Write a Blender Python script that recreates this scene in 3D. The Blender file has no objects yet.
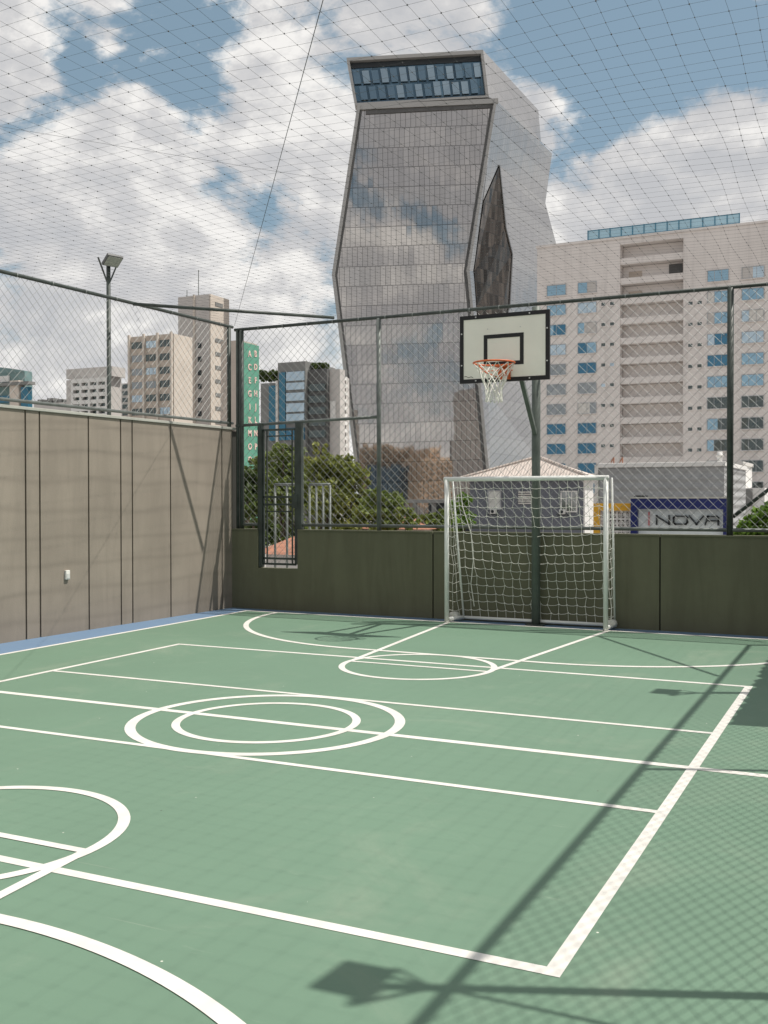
import bpy, math, random
from mathutils import Vector, Matrix
random.seed(7)
R = math.radians
scn = bpy.context.scene
COL = scn.collection

# ------------------------------------------------------------------ camera
CAM = Vector((0, 0, 1.607)); F = 1024.3; YAW = 0.4494; PITCH = -0.01316; ROLL = -0.00111
fw = Vector((-math.sin(YAW)*math.cos(PITCH), math.cos(YAW)*math.cos(PITCH), math.sin(PITCH)))
rt0 = Vector((math.cos(YAW), math.sin(YAW), 0)); up0 = rt0.cross(fw)
rt = rt0*math.cos(ROLL)+up0*math.sin(ROLL); up = up0*math.cos(ROLL)-rt0*math.sin(ROLL)
cd = bpy.data.cameras.new('camera'); cam = bpy.data.objects.new('camera', cd); COL.objects.link(cam)
cd.sensor_fit = 'VERTICAL'; cd.sensor_height = 36; cd.lens = 36*F/1024; cd.clip_start = .05; cd.clip_end = 9000
M = Matrix((rt, up, -fw)).transposed().to_4x4(); M.translation = CAM
cam.matrix_world = M
scn.camera = cam

def ray(px, py): return fw+rt*((px-384)/F)+up*((512-py)/F)
def onY(px, py, Y): d = ray(px, py); return CAM+d*(Y/d.y)
def onX(px, py, X): d = ray(px, py); return CAM+d*(X/d.x)
def atD(px, py, D): return CAM+ray(px, py)*D

# ------------------------------------------------------------------ materials
MATS = {}
def newmat(name):
    m = bpy.data.materials.new(name); m.use_nodes = True
    nt = m.node_tree; b = nt.nodes['Principled BSDF']
    MATS[name] = m
    return m, nt, b
def N(nt, t, **kw):
    n = nt.nodes.new(t)
    for k, v in kw.items(): setattr(n, k, v)
    return n
def ramp(nt, fac, stops, interp='LINEAR'):
    r = N(nt, 'ShaderNodeValToRGB'); r.color_ramp.interpolation = interp
    e = r.color_ramp.elements
    e[0].position, e[0].color = stops[0][0], (*stops[0][1], 1)
    e[1].position, e[1].color = stops[-1][0], (*stops[-1][1], 1)
    for p, c in stops[1:-1]:
        x = e.new(p); x.color = (*c, 1)
    nt.links.new(fac, r.inputs[0]); return r.outputs[0]
def noise(nt, scale, detail=4, rough=.55, vec=None, dist=0):
    n = N(nt, 'ShaderNodeTexNoise'); n.inputs['Scale'].default_value = scale
    n.inputs['Detail'].default_value = detail; n.inputs['Roughness'].default_value = rough
    n.inputs['Distortion'].default_value = dist
    if vec: nt.links.new(vec, n.inputs['Vector'])
    return n.outputs[0]
def coords(nt, which='Object', scale=(1, 1, 1)):
    t = N(nt, 'ShaderNodeTexCoord'); m = N(nt, 'ShaderNodeMapping')
    m.inputs['Scale'].default_value = scale
    nt.links.new(t.outputs[which], m.inputs[0]); return m.outputs[0]
def mixc(nt, fac, a, b, mode='MIX'):
    m = N(nt, 'ShaderNodeMix', data_type='RGBA', blend_type=mode)
    for s, v in ((0, fac), (6, a), (7, b)):
        if hasattr(v, 'is_linked'): nt.links.new(v, m.inputs[s])
        elif s == 0: m.inputs[0].default_value = v
        else: m.inputs[s].default_value = (*v, 1)
    return m.outputs[2]
def math_n(nt, op, a, b=None, c=None, clamp=False):
    m = N(nt, 'ShaderNodeMath', operation=op, use_clamp=clamp)
    for i, v in enumerate((a, b, c)):
        if v is None: continue
        if hasattr(v, 'is_linked'): nt.links.new(v, m.inputs[i])
        else: m.inputs[i].default_value = v
    return m.outputs[0]
def bump(nt, b, h, strength=.3, dist=.01):
    n = N(nt, 'ShaderNodeBump'); n.inputs['Strength'].default_value = strength; n.inputs['Distance'].default_value = dist
    nt.links.new(h, n.inputs['Height']); nt.links.new(n.outputs[0], b.inputs['Normal'])
def basic(name, col, rough=.7, metal=0, var=.12, scale=3., bmp=0, spec=.4, bscale=None):
    m, nt, b = newmat(name)
    v = coords(nt)
    lo = tuple(c*(1-var) for c in col); hi = tuple(min(1, c*(1+var)) for c in col)
    nt.links.new(ramp(nt, noise(nt, scale, 5, .6, v), [(.3, lo), (.7, hi)]), b.inputs['Base Color'])
    b.inputs['Roughness'].default_value = rough; b.inputs['Metallic'].default_value = metal
    b.inputs['Specular IOR Level'].default_value = spec
    if bmp: bump(nt, b, noise(nt, bscale or scale*8, 4, .6, v), bmp, .01)
    return m

# court acrylic
def mat_court(name, col, rough=.62):
    m, nt, b = newmat(name)
    v = coords(nt)
    big = noise(nt, .55, 4, .55, v); fine = noise(nt, 9, 6, .7, v); scuff = noise(nt, 2.2, 6, .7, coords(nt, scale=(1, 3.5, 1)), 1.2)
    c = ramp(nt, big, [(.3, tuple(x*.94 for x in col)), (.7, tuple(x*1.05 for x in col))])
    c = mixc(nt, math_n(nt, 'MULTIPLY', fine, .16), c, tuple(x*.8 for x in col))
    sm = N(nt, 'ShaderNodeMapRange', interpolation_type='SMOOTHSTEP'); sm.inputs[1].default_value = .62; sm.inputs[2].default_value = .78
    nt.links.new(scuff, sm.inputs[0])
    c = mixc(nt, math_n(nt, 'MULTIPLY', sm.outputs[0], .22), c, (.42, .46, .37))
    du = noise(nt, .9, 7, .68, v, .8)
    dm = N(nt, 'ShaderNodeMapRange', interpolation_type='SMOOTHSTEP'); dm.inputs[1].default_value = .5; dm.inputs[2].default_value = .8; nt.links.new(du, dm.inputs[0])
    c = mixc(nt, math_n(nt, 'MULTIPLY', dm.outputs[0], .30), c, (.33, .36, .28))
    rg = N(nt, 'ShaderNodeMapRange'); rg.inputs[1].default_value = .0; rg.inputs[2].default_value = .012; rg.inputs[3].default_value = 1; rg.inputs[4].default_value = 0
    nt.links.new(math_n(nt, 'ABSOLUTE', math_n(nt, 'SUBTRACT', noise(nt, .8, 3, .5, v, .5), .60)), rg.inputs[0])
    c = mixc(nt, math_n(nt, 'MULTIPLY', rg.outputs[0], .025), c, (.40, .42, .34))
    for ang, sc_ in ((.5, 26), (2.1, 31)):
        mp = N(nt, 'ShaderNodeMapping'); mp.inputs['Rotation'].default_value = (0, 0, ang); mp.inputs['Scale'].default_value = (.9, sc_, 0); tcx = N(nt, 'ShaderNodeTexCoord'); nt.links.new(tcx.outputs['Object'], mp.inputs[0])
        sk = noise(nt, 1.0, 2, .4, mp.outputs[0]); km = N(nt, 'ShaderNodeMapRange'); km.inputs[1].default_value = .74; km.inputs[2].default_value = .80; nt.links.new(sk, km.inputs[0])
        c = mixc(nt, math_n(nt, 'MULTIPLY', km.outputs[0], .28), c, (.09, .12, .09) if ang < 1 else (.36, .40, .32))
    # sparse pale specks and dark specks
    for sc, th, cc in ((5.5, .028, (.6, .6, .52)), (3.7, .02, (.06, .07, .05))):
        vo = N(nt, 'ShaderNodeTexVoronoi'); vo.inputs['Scale'].default_value = sc; nt.links.new(coords(nt, scale=(1, 1, 0)), vo.inputs['Vector'])
        hit = math_n(nt, 'LESS_THAN', vo.outputs['Distance'], th)
        sep = N(nt, 'ShaderNodeSeparateColor'); nt.links.new(vo.outputs['Color'], sep.inputs[0])
        hit = math_n(nt, 'MULTIPLY', hit, math_n(nt, 'GREATER_THAN', sep.outputs[0], .6))
        c = mixc(nt, hit, c, cc)
    nt.links.new(c, b.inputs['Base Color'])
    b.inputs['Roughness'].default_value = rough; b.inputs['Specular IOR Level'].default_value = .3
    bump(nt, b, noise(nt, 240, 3, .7, v), .12, .004)
mat_court('court_green', (.143, .234, .165))
mat_court('court_blue', (.145, .225, .34))
def mat_line():
    m, nt, b = newmat('line_white')
    v = coords(nt)
    c = ramp(nt, noise(nt, 3, 5, .65, v), [(.3, (.63, .61, .565)), (.65, (.73, .71, .665))])
    w = noise(nt, 30, 6, .75, v)
    sm = N(nt, 'ShaderNodeMapRange'); sm.inputs[1].default_value = .66; sm.inputs[2].default_value = .8; nt.links.new(w, sm.inputs[0])
    c = mixc(nt, math_n(nt, 'MULTIPLY', sm.outputs[0], .5), c, (.45, .5, .42))
    nt.links.new(c, b.inputs['Base Color']); b.inputs['Roughness'].default_value = .6
    bump(nt, b, noise(nt, 240, 3, .7, v), .12, .004)
mat_line()
def mat_plaster(name, col, wave=1.7, streak=.55):
    m, nt, b = newmat(name)
    v = coords(nt)
    c = ramp(nt, noise(nt, 1.3, 6, .6, v), [(.28, tuple(x*.88 for x in col)), (.72, tuple(x*1.08 for x in col))])
    st = noise(nt, 3.0, 6, .65, coords(nt, scale=(1.5, 1.5, .16)), .6)
    c = mixc(nt, math_n(nt, 'MULTIPLY', math_n(nt, 'SUBTRACT', st, .42, clamp=True), streak*2), c, tuple(x*.6 for x in col))
    # damp stained foot of the wall
    sp = N(nt, 'ShaderNodeSeparateXYZ'); nt.links.new(coords(nt), sp.inputs[0])
    hz = math_n(nt, 'ADD', sp.outputs[2], math_n(nt, 'MULTIPLY', noise(nt, 2.2, 5, .6, v), .7))
    mr = N(nt, 'ShaderNodeMapRange'); mr.inputs[1].default_value = .95; mr.inputs[2].default_value = .35; nt.links.new(hz, mr.inputs[0])
    c = mixc(nt, math_n(nt, 'MULTIPLY', mr.outputs[0], .22), c, tuple(x*.55 for x in col))
    if wave:
        # shade of uneven courses under the render coat, painted as wavy dark lines
        w = N(nt, 'ShaderNodeTexWave', wave_type='BANDS', bands_direction='Z', wave_profile='SIN')
        w.inputs['Scale'].default_value = .95; w.inputs['Distortion'].default_value = 2.2; w.inputs['Detail'].default_value = 2
        w.inputs['Detail Scale'].default_value = 1.2
        nt.links.new(coords(nt, scale=(.5, .5, 1)), w.inputs['Vector'])
        p = math_n(nt, 'POWER', w.outputs['Fac'], 9)
        c = mixc(nt, math_n(nt, 'MULTIPLY', p, .18*wave), c, tuple(x*.62 for x in col))
    nt.links.new(c, b.inputs['Base Color']); b.inputs['Roughness'].default_value = .8; b.inputs['Specular IOR Level'].default_value = .25
    bump(nt, b, noise(nt, 60, 5, .65, v), .25, .006)
mat_plaster('plaster_taupe', (.29, .252, .21))
mat_plaster('plaster_olive', (.155, .155, .102), wave=0, streak=.8)
basic('joint_dark', (.03, .03, .025), .9)
basic('coping_pale', (.42, .42, .38), .6)
basic('galv_wire', (.25, .26, .255), .5, .35, .05)
basic('pole_green', (.11, .13, .115), .5, 0, .2, 6, .1)
basic('green_steel', (.05, .062, .055), .5, 0, .35, 6, .1)
basic('grey_steel', (.15, .165, .155), .5, .2, .3, 6)
basic('net_thread', (.09, .09, .095), .8)
basic('white_paint', (.82, .83, .80), .4, 0, .05, 5)
basic('white_net', (.75, .74, .68), .8, 0, .1, 8)
basic('board_white', (.88, .86, .77), .45, 0, .05, 2)
basic('board_black', (.012, .012, .013), .5)
basic('rim_orange', (.62, .13, .035), .45, 0, .2, 20)
basic('bolt_steel', (.6, .6, .58), .35, .7)
basic('plastic_white', (.78, .77, .73), .4)
basic('lamp_body', (.13, .13, .13), .5)
basic('lamp_glass', (.42, .42, .38), .25, 0, .15, 30)
basic('shade_cloth', (.03, .05, .04), .9)
basic('paving', (.34, .32, .30), .9, 0, .2, .02)
basic('conc_warm', (.45, .395, .35), .85, 0, .12, .25, .1)
def mat_facade(name, col):
    m, nt, b = newmat(name); v = coords(nt)
    c = ramp(nt, noise(nt, .12, 5, .6, v), [(.3, tuple(x*.93 for x in col)), (.7, tuple(x*1.05 for x in col))])
    st = noise(nt, .9, 5, .65, coords(nt, scale=(1, 1, .06)), .4)
    c = mixc(nt, math_n(nt, 'MULTIPLY', math_n(nt, 'SUBTRACT', st, .48, clamp=True), 1.6), c, tuple(x*.55 for x in col))
    sp = N(nt, 'ShaderNodeSeparateXYZ'); nt.links.new(v, sp.inputs[0])
    ln = math_n(nt, 'LESS_THAN', math_n(nt, 'FRACT', math_n(nt, 'DIVIDE', sp.outputs[2], 1.02)), .06)
    c = mixc(nt, math_n(nt, 'MULTIPLY', ln, .22), c, tuple(x*.45 for x in col))
    nt.links.new(c, b.inputs['Base Color']); b.inputs['Roughness'].default_value = .8
mat_facade('conc_pink', (.70, .655, .63))
basic('conc_pink_dark', (.70, .655, .63), .8, 0, .07, .15)
basic('conc_cream', (.56, .50, .44), .85, 0, .1, .15)
basic('conc_tan', (.50, .43, .37), .85, 0, .12, .2)
basic('conc_grey', (.5, .475, .455), .85, 0, .1, .2)
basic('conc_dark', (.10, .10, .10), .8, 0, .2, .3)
basic('conc_mid', (.2, .2, .195), .8, 0, .15, .3)
basic('white_wall', (.68, .67, .65), .7, 0, .06, .5)
basic('house_grey', (.135, .145, .175), .8, 0, .1, .6)
basic('yellow_paint', (.68, .37, .03), .55, 0, .1, 1)
basic('blue_paint', (.008, .016, .11), .45, 0, .15, 1)
basic('sign_face', (.60, .66, .67), .4, 0, .06, 1)
basic('letter_black', (.02, .025, .03), .5)
basic('letter_red', (.42, .16, .17), .5)
basic('letter_pink', (.72, .52, .47), .7)
basic('sign_green', (.10, .29, .21), .6, 0, .15, .3)
basic('teal_wall', (.16, .25, .25), .6, 0, .1, .3)
basic('teal_glass', (.05, .17, .25), .15, .3)
basic('ac_white', (.6, .6, .58), .5)
basic('louvre', (.34, .35, .37), .6)
basic('frame_alu', (.4, .41, .42), .4, .4)
basic('frame_white', (.6, .58, .55), .6)
basic('mirror_tan', (.66, .50, .37), .85, 0, .25, .3)
basic('brown_wall', (.40, .30, .22), .85, 0, .2, .4)
basic('blue_wall', (.06, .13, .2), .5, 0, .2, .4)
basic('bark', (.11, .085, .06), .9, 0, .3, 6, .4)
basic('rust_roof', (.33, .15, .095), .85, 0, .3, 3)

def mat_corr(name, col, axis, scale, bs=.9):
    m, nt, b = newmat(name)
    w = N(nt, 'ShaderNodeTexWave', wave_type='BANDS', bands_direction=axis); w.inputs['Scale'].default_value = scale
    nt.links.new(coords(nt), w.inputs['Vector'])
    v = coords(nt)
    c = ramp(nt, noise(nt, 1.2, 6, .65, v), [(.3, tuple(x*.8 for x in col)), (.7, tuple(x*1.1 for x in col))])
    nt.links.new(c, b.inputs['Base Color']); b.inputs['Roughness'].default_value = .75
    bump(nt, b, w.outputs['Fac'], bs, .05)
mat_corr('roof_tile', (.60, .52, .47), 'X', 3.0, .35)
mat_corr('roof_fibre', (.30, .305, .30), 'X', 2.6)
mat_corr('sheet_grey', (.33, .335, .34), 'Z', .8)

def mat_glass(name, col, rough=.08, metal=.75, wob=.02, var=.25, cell=None):
    """mirror-like facade glass; every pane sits at a slightly different angle"""
    m, nt, b = newmat(name)
    uv = N(nt, 'ShaderNodeTexCoord')
    b.inputs['Roughness'].default_value = rough; b.inputs['Metallic'].default_value = metal
    if cell:
        sp = N(nt, 'ShaderNodeSeparateXYZ'); nt.links.new(uv.outputs['UV'], sp.inputs[0])
        row = math_n(nt, 'FLOOR', math_n(nt, 'DIVIDE', sp.outputs[1], cell[1]))
        off = N(nt, 'ShaderNodeTexWhiteNoise', noise_dimensions='1D'); nt.links.new(row, off.inputs['W'])
        u = math_n(nt, 'ADD', math_n(nt, 'DIVIDE', sp.outputs[0], cell[0]), math_n(nt, 'MULTIPLY', off.outputs['Value'], cell[3] if len(cell) > 3 else 0))
        fu = math_n(nt, 'FRACT', u); cu = math_n(nt, 'FLOOR', u)
        fv = math_n(nt, 'FRACT', math_n(nt, 'DIVIDE', sp.outputs[1], cell[1]))
        cc = N(nt, 'ShaderNodeCombineXYZ'); nt.links.new(cu, cc.inputs[0]); nt.links.new(row, cc.inputs[1])
        wn = N(nt, 'ShaderNodeTexWhiteNoise', noise_dimensions='2D'); nt.links.new(cc.outputs[0], wn.inputs['Vector'])
        base = ramp(nt, wn.outputs['Value'], [(0, tuple(x*(1-var) for x in col)), (1, tuple(x*(1+var) for x in col))])
        rowtone = ramp(nt, off.outputs['Value'], [(0, (.86, .86, .88)), (1, (1, 1, 1))])
        base = mixc(nt, 1.0, base, rowtone, 'MULTIPLY')
        lu = math_n(nt, 'LESS_THAN', fu, cell[2]/cell[0]); lv = math_n(nt, 'LESS_THAN', fv, cell[2]*1.4/cell[1])
        ln = math_n(nt, 'MAXIMUM', lu, lv)
        base = mixc(nt, math_n(nt, 'MULTIPLY', ln, .62), base, (.03, .03, .03))
        nt.links.new(base, b.inputs['Base Color'])
        rnd = wn.outputs['Color']
    else:
        b.inputs['Base Color'].default_value = (*col, 1)
        nz = N(nt, 'ShaderNodeTexNoise'); nz.inputs['Scale'].default_value = .6
        nt.links.new(uv.outputs['Object'], nz.inputs['Vector']); rnd = nz.outputs['Color']
    g = N(nt, 'ShaderNodeNewGeometry')
    s1 = N(nt, 'ShaderNodeVectorMath', operation='SUBTRACT'); nt.links.new(rnd, s1.inputs[0]); s1.inputs[1].default_value = (.5, .5, .5)
    s2 = N(nt, 'ShaderNodeVectorMath', operation='SCALE'); nt.links.new(s1.outputs[0], s2.inputs[0]); s2.inputs['Scale'].default_value = wob
    s3 = N(nt, 'ShaderNodeVectorMath', operation='ADD'); nt.links.new(s2.outputs[0], s3.inputs[0]); nt.links.new(g.outputs['Normal'], s3.inputs[1])
    nz2 = N(nt, 'ShaderNodeTexNoise'); nz2.inputs['Scale'].default_value = .35; nt.links.new(uv.outputs['Object'], nz2.inputs['Vector'])
    s4 = N(nt, 'ShaderNodeVectorMath', operation='SUBTRACT'); nt.links.new(nz2.outputs['Color'], s4.inputs[0]); s4.inputs[1].default_value = (.5, .5, .5)
    s5 = N(nt, 'ShaderNodeVectorMath', operation='SCALE'); nt.links.new(s4.outputs[0], s5.inputs[0]); s5.inputs['Scale'].default_value = wob*1.5
    s6 = N(nt, 'ShaderNodeVectorMath', operation='ADD'); nt.links.new(s5.outputs[0], s6.inputs[0]); nt.links.new(s3.outputs[0], s6.inputs[1])
    nn = N(nt, 'ShaderNodeVectorMath', operation='NORMALIZE'); nt.links.new(s6.outputs[0], nn.inputs[0])
    nt.links.new(nn.outputs[0], b.inputs['Normal'])
mat_glass('tower_front', (.50, .475, .45), .03, .93, .0045, .06, (1.25, 4.8, .12, 3.0))
mat_glass('tower_side', (.47, .46, .45), .14, .9, .010, .04, (1.4, 4.4, .05, 0))
mat_glass('tower_void', (.085, .07, .058), .08, .75, .06, .6, (1.3, 3.6, .16, 1))
mat_glass('crown_panel', (.26, .34, .40), .12, .7, .05)
mat_glass('crown_panel_dark', (.13, .2, .26), .12, .7, .05)
mat_glass('crown_glass', (.08, .14, .19), .08, .7, .05, .3, (2.2, 4.6, .12, 0))
basic('tower_frame', (.33, .325, .315), .45, .3, .05, .05)
mat_glass('pane_blue', (.27, .42, .52), .08, .8, .03)
mat_glass('pane_deep', (.06, .18, .28), .08, .6, .03)
mat_glass('pane_dark', (.10, .12, .12), .06, .7, .25)
mat_glass('pane_grey', (.30, .32, .33), .08, .7, .1)
mat_glass('pane_pale', (.45, .55, .62), .1, .7, .05)
mat_glass('rail_glass', (.34, .50, .58), .1, .6, .03)

def mat_leaf(name, a, b_, c_):
    m, nt, b = newmat(name)
    g = N(nt, 'ShaderNodeNewGeometry')
    v = coords(nt)
    c = ramp(nt, noise(nt, 1.1, 3, .6, v), [(.3, a), (.52, b_), (.75, c_)])
    rr = ramp(nt, g.outputs['Random Per Island'], [(0, (.65, .65, .65)), (1, (1.25, 1.25, 1.15))])
    nt.links.new(mixc(nt, 1., c, rr, 'MULTIPLY'), b.inputs['Base Color'])
    b.inputs['Roughness'].default_value = .55; b.inputs['Specular IOR Level'].default_value = .3
    tr = N(nt, 'ShaderNodeBsdfTranslucent'); nt.links.new(c, tr.inputs[0])
    mx = N(nt, 'ShaderNodeMixShader'); mx.inputs[0].default_value = .3
    out = nt.nodes['Material Output']
    nt.links.new(b.outputs[0], mx.inputs[1]); nt.links.new(tr.outputs[0], mx.inputs[2]); nt.links.new(mx.outputs[0], out.inputs[0])
mat_leaf('leaf_olive', (.13, .155, .038), (.22, .25, .062), (.33, .33, .10))
mat_leaf('leaf_dark', (.05, .08, .022), (.09, .13, .035), (.14, .18, .05))
mat_leaf('leaf_mid', (.095, .135, .032), (.17, .22, .055), (.26, .3, .085))
mat_leaf('leaf_bright', (.09, .18, .025), (.16, .28, .04), (.24, .36, .06))

# ------------------------------------------------------------------ mesh helper
class MB:
    def __init__(s): s.v = []; s.f = []; s.uv = None
    def quad(s, *p):
        i = len(s.v); s.v += [Vector(q) for q in p]; s.f.append(tuple(range(i, i+len(p))))
    def hexa(s, c):      # 8 corners: bottom 4 ccw, top 4 ccw
        i = len(s.v); s.v += [Vector(q) for q in c]
        for f in ((3, 2, 1, 0), (4, 5, 6, 7), (0, 1, 5, 4), (1, 2, 6, 5), (2, 3, 7, 6), (3, 0, 4, 7)):
            s.f.append(tuple(i+k for k in f))
    def box(s, a, b):
        x0, y0, z0 = (min(a[i], b[i]) for i in range(3)); x1, y1, z1 = (max(a[i], b[i]) for i in range(3))
        s.hexa([(x0, y0, z0), (x1, y0, z0), (x1, y1, z0), (x0, y1, z0), (x0, y0, z1), (x1, y0, z1), (x1, y1, z1), (x0, y1, z1)])
    def obox(s, o, ux, uy, uz):
        o, ux, uy, uz = map(Vector, (o, ux, uy, uz))
        s.hexa([o, o+ux, o+ux+uy, o+uy, o+uz, o+ux+uz, o+ux+uy+uz, o+uy+uz])
    def bar(s, p, q, w, h=None, upv=(0, 0, 1)):
        p, q = Vector(p), Vector(q); d = (q-p).normalized(); h = h or w
        u = d.cross(Vector(upv))
        if u.length < 1e-4: u = d.cross(Vector((0, 1, 0)))
        u.normalize(); t = u.cross(d)
        s.obox(p-u*w/2-t*h/2, u*w, q-p, t*h)
    def tube(s, pts, r, n=8, cap=True, r2=None):
        pts = [Vector(p) for p in pts]; rings = []
        prev = None
        for k, p in enumerate(pts):
            d = (pts[min(k+1, len(pts)-1)]-pts[max(k-1, 0)]).normalized()
            if prev is None:
                u = d.cross(Vector((0, 0, 1)))
                if u.length < 1e-3: u = d.cross(Vector((0, 1, 0)))
            else:
                u = prev-d*prev.dot(d)
            u.normalize(); prev = u; w = d.cross(u)
            rr = r if r2 is None else r+(r2-r)*k/(len(pts)-1)
            i = len(s.v)
            s.v += [p+(u*math.cos(2*math.pi*a/n)+w*math.sin(2*math.pi*a/n))*rr for a in range(n)]
            rings.append(i)
        for a, b in zip(rings, rings[1:]):
            for k in range(n): s.f.append((a+k, a+(k+1) % n, b+(k+1) % n, b+k))
        if cap:
            s.f.append(tuple(rings[0]+k for k in reversed(range(n)))); s.f.append(tuple(rings[-1]+k for k in range(n)))
    def prism(s, poly, d):
        poly = [Vector(p) for p in poly]; d = Vector(d); n = len(poly); i = len(s.v)
        s.v += poly+[p+d for p in poly]
        s.f.append(tuple(i+k for k in range(n))); s.f.append(tuple(i+n+k for k in reversed(range(n))))
        for k in range(n): s.f.append((i+k, i+n+k, i+n+(k+1) % n, i+(k+1) % n))
    def build(s, name, mat, parent=None, smooth=False, bevel=0, uv=False, shear=0, kind=None, label=None, fixn=False):
        o0 = parent_world(parent) if parent else Vector((0, 0, 0))
        me = bpy.data.meshes.new(name); me.from_pydata([tuple(v-o0) for v in s.v], [], s.f)
        if fixn:
            import bmesh
            bm = bmesh.new(); bm.from_mesh(me); bmesh.ops.recalc_face_normals(bm, faces=bm.faces); bm.to_mesh(me); bm.free()
        me.update()
        me.materials.append(MATS[mat] if isinstance(mat, str) else mat)
        if smooth:
            for p in me.polygons: p.use_smooth = True
        if uv:
            l = me.uv_layers.new(name='UVMap')
            for p in me.polygons:
                n = p.normal; t = Vector((0, 0, 1)).cross(n)
                t = t.normalized() if t.length > 1e-3 else Vector((1, 0, 0))
                w = n.cross(t)
                for li in p.loop_indices:
                    co = me.vertices[me.loops[li].vertex_index].co+o0
                    u = co.dot(t); l.data[li].uv = (u+500, co.dot(w)-shear*u+500)
        o = bpy.data.objects.new(name, me); COL.objects.link(o)
        if parent: o.parent = parent
        if bevel:
            b = o.modifiers.new('Bevel', 'BEVEL'); b.width = bevel; b.segments = 2; b.limit_method = 'ANGLE'
        if kind: o['kind'] = kind
        if label: o['label'] = label
        return o
def parent_world(o):
    v = Vector((0, 0, 0))
    while o: v = v+o.location; o = o.parent
    return v
def thing(name, label, cat, loc=(0, 0, 0), group=None):
    o = bpy.data.objects.new(name, None); o.empty_display_size = .2; COL.objects.link(o); o.location = loc
    o['label'] = label; o['category'] = cat; o['kind'] = 'thing'
    if group: o['group'] = group
    return o
def tag(o, label, cat, group=None, kind='thing'):
    o['label'] = label; o['category'] = cat; o['kind'] = kind
    if group: o['group'] = group
    return o
def copy_tree(o, parent=None, loc=None):
    c = o.copy(); COL.objects.link(c)
    if parent: c.parent = parent
    if loc is not None: c.location = loc
    for ch in o.children: copy_tree(ch, c)
    return c
def clip_diag(mb, P, h, s0, s1, z0, z1, cell, r, off=Vector((0, 0, 0))):
    """chain-link: two families of straight wires at 45 degrees, clipped to a rectangle"""
    h = Vector(h); n = h.cross(Vector((0, 0, 1)))*r
    for fam in (1, -1):
        a = (s0-z1*fam) if fam > 0 else (s0+z0)
        lo = min(s0-fam*z0, s0-fam*z1); hi = max(s1-fam*z0, s1-fam*z1)
        k = math.floor(lo/cell)
        while k*cell < hi:
            c = k*cell; k += 1          # s - fam*z = c
            zs = sorted(((s0-c)/fam, (s1-c)/fam)); za, zb = max(zs[0], z0), min(zs[1], z1)
            if zb-za < .01: continue
            p = P+h*(c+fam*za); p.z = za; q = P+h*(c+fam*zb); q.z = zb
            mb.tube([p+n*fam*.9, q+n*fam*.9], r, 4, False)

# ------------------------------------------------------------------ setting: ground, court
g = MB(); g.quad((-4000, -4000, -4), (4000, -4000, -4), (4000, 4000, -4), (-4000, 4000, -4))
g.build('ground', 'paving', kind='structure')
XS, XR2, YE = -8.13, .24, 12.33
CX, YM = -3.955, 6.257
d = MB(); d.box((-9.6, -4.5, -3.99), (1.4, 13.2, -.004)); d.build('court_slab', 'conc_grey', kind='structure')
d = MB(); d.quad((-9.4, -4.4, 0), (1.2, -4.4, 0), (1.2, 12.62, 0), (-9.4, 12.62, 0)); d.build('court_border_floor', 'court_blue', kind='structure')
d = MB(); d.quad((XS, -4.3, .004), (XR2, -4.3, .004), (XR2, YE, .004), (XS, YE, .004)); d.build('court_floor', 'court_green', kind='structure')
lines = MB(); LZ = [.0052]
def strip(pts, w, closed=False):
    LZ[0] += .00011; z = LZ[0]
    P = [Vector((p[0], p[1], z)) for p in pts]; n = len(P); L = []; Rr = []
    for i, p in enumerate(P):
        a = P[i-1] if (closed or i > 0) else p; b = P[(i+1) % n] if (closed or i < n-1) else p
        dd = (b-a).normalized(); t = Vector((-dd.y, dd.x, 0))*w/2
        L.append(p+t); Rr.append(p-t)
    for i in range(n if closed else n-1):
        j = (i+1) % n; lines.quad(L[i], Rr[i], Rr[j], L[j])
def arc(cx, cy, r, a0, a1, n=64): return [(cx+r*math.cos(R(a0+(a1-a0)*i/n)), cy+r*math.sin(R(a0+(a1-a0)*i/n))) for i in range(n+1)]
XL, XR = -6.932, -.982
Y0, Y1, Y3, Y4 = 3.349, 5.299, 7.2385, 9.165
w = .058
strip([(XS, -1), (XS, YE+.03)], .06); strip([(XR2, -1), (XR2, YE+.03)], .06); strip([(XS+.03, YE), (XR2-.03, YE)], .06)
strip([(XS+.03, YM), (XR2-.03, YM)], .07)
strip([(XL, Y0-.03), (XL, Y4+.03)], w); strip([(XR, Y0-.03), (XR, Y4+.03)], .062)
for y in (Y0, Y4): strip([(XL+.03, y), (XR-.03, y)], w)
for y in (Y1, Y3): strip([(XL+.03, y), (XR-.03, y)], .05)
strip(arc(CX, YM, .958, 0, 360, 96)[:-1], .075, True); strip(arc(CX, YM, .645, 0, 360, 96)[:-1], .06, True)
for sgn in (1, -1):
    my = lambda y: y if sgn > 0 else 2*YM-y
    c = [(x, my(y)) for x, y in arc(CX, 8.94, .728, 0, 360, 96)[:-1]]
    strip(c, .06, True)
    strip([(-4.66, my(8.93)), (-3.24, my(8.93))], .05)
    strip([(-5.0, my(12.3)), (-4.675, my(8.95))], .055); strip([(-2.93, my(12.3)), (-3.235, my(8.95))], .055)
    rr = 2.66
    a = [(x, my(y)) for x, y in arc(-4.99, 12.31, 2.62, 180, 270)]+[(x, my(y)) for x, y in arc(-2.93, 12.31-.04, 2.62, 270, 360)]
    strip(a, .068)
lines.build('court_markings', 'line_white', kind='structure')

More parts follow.
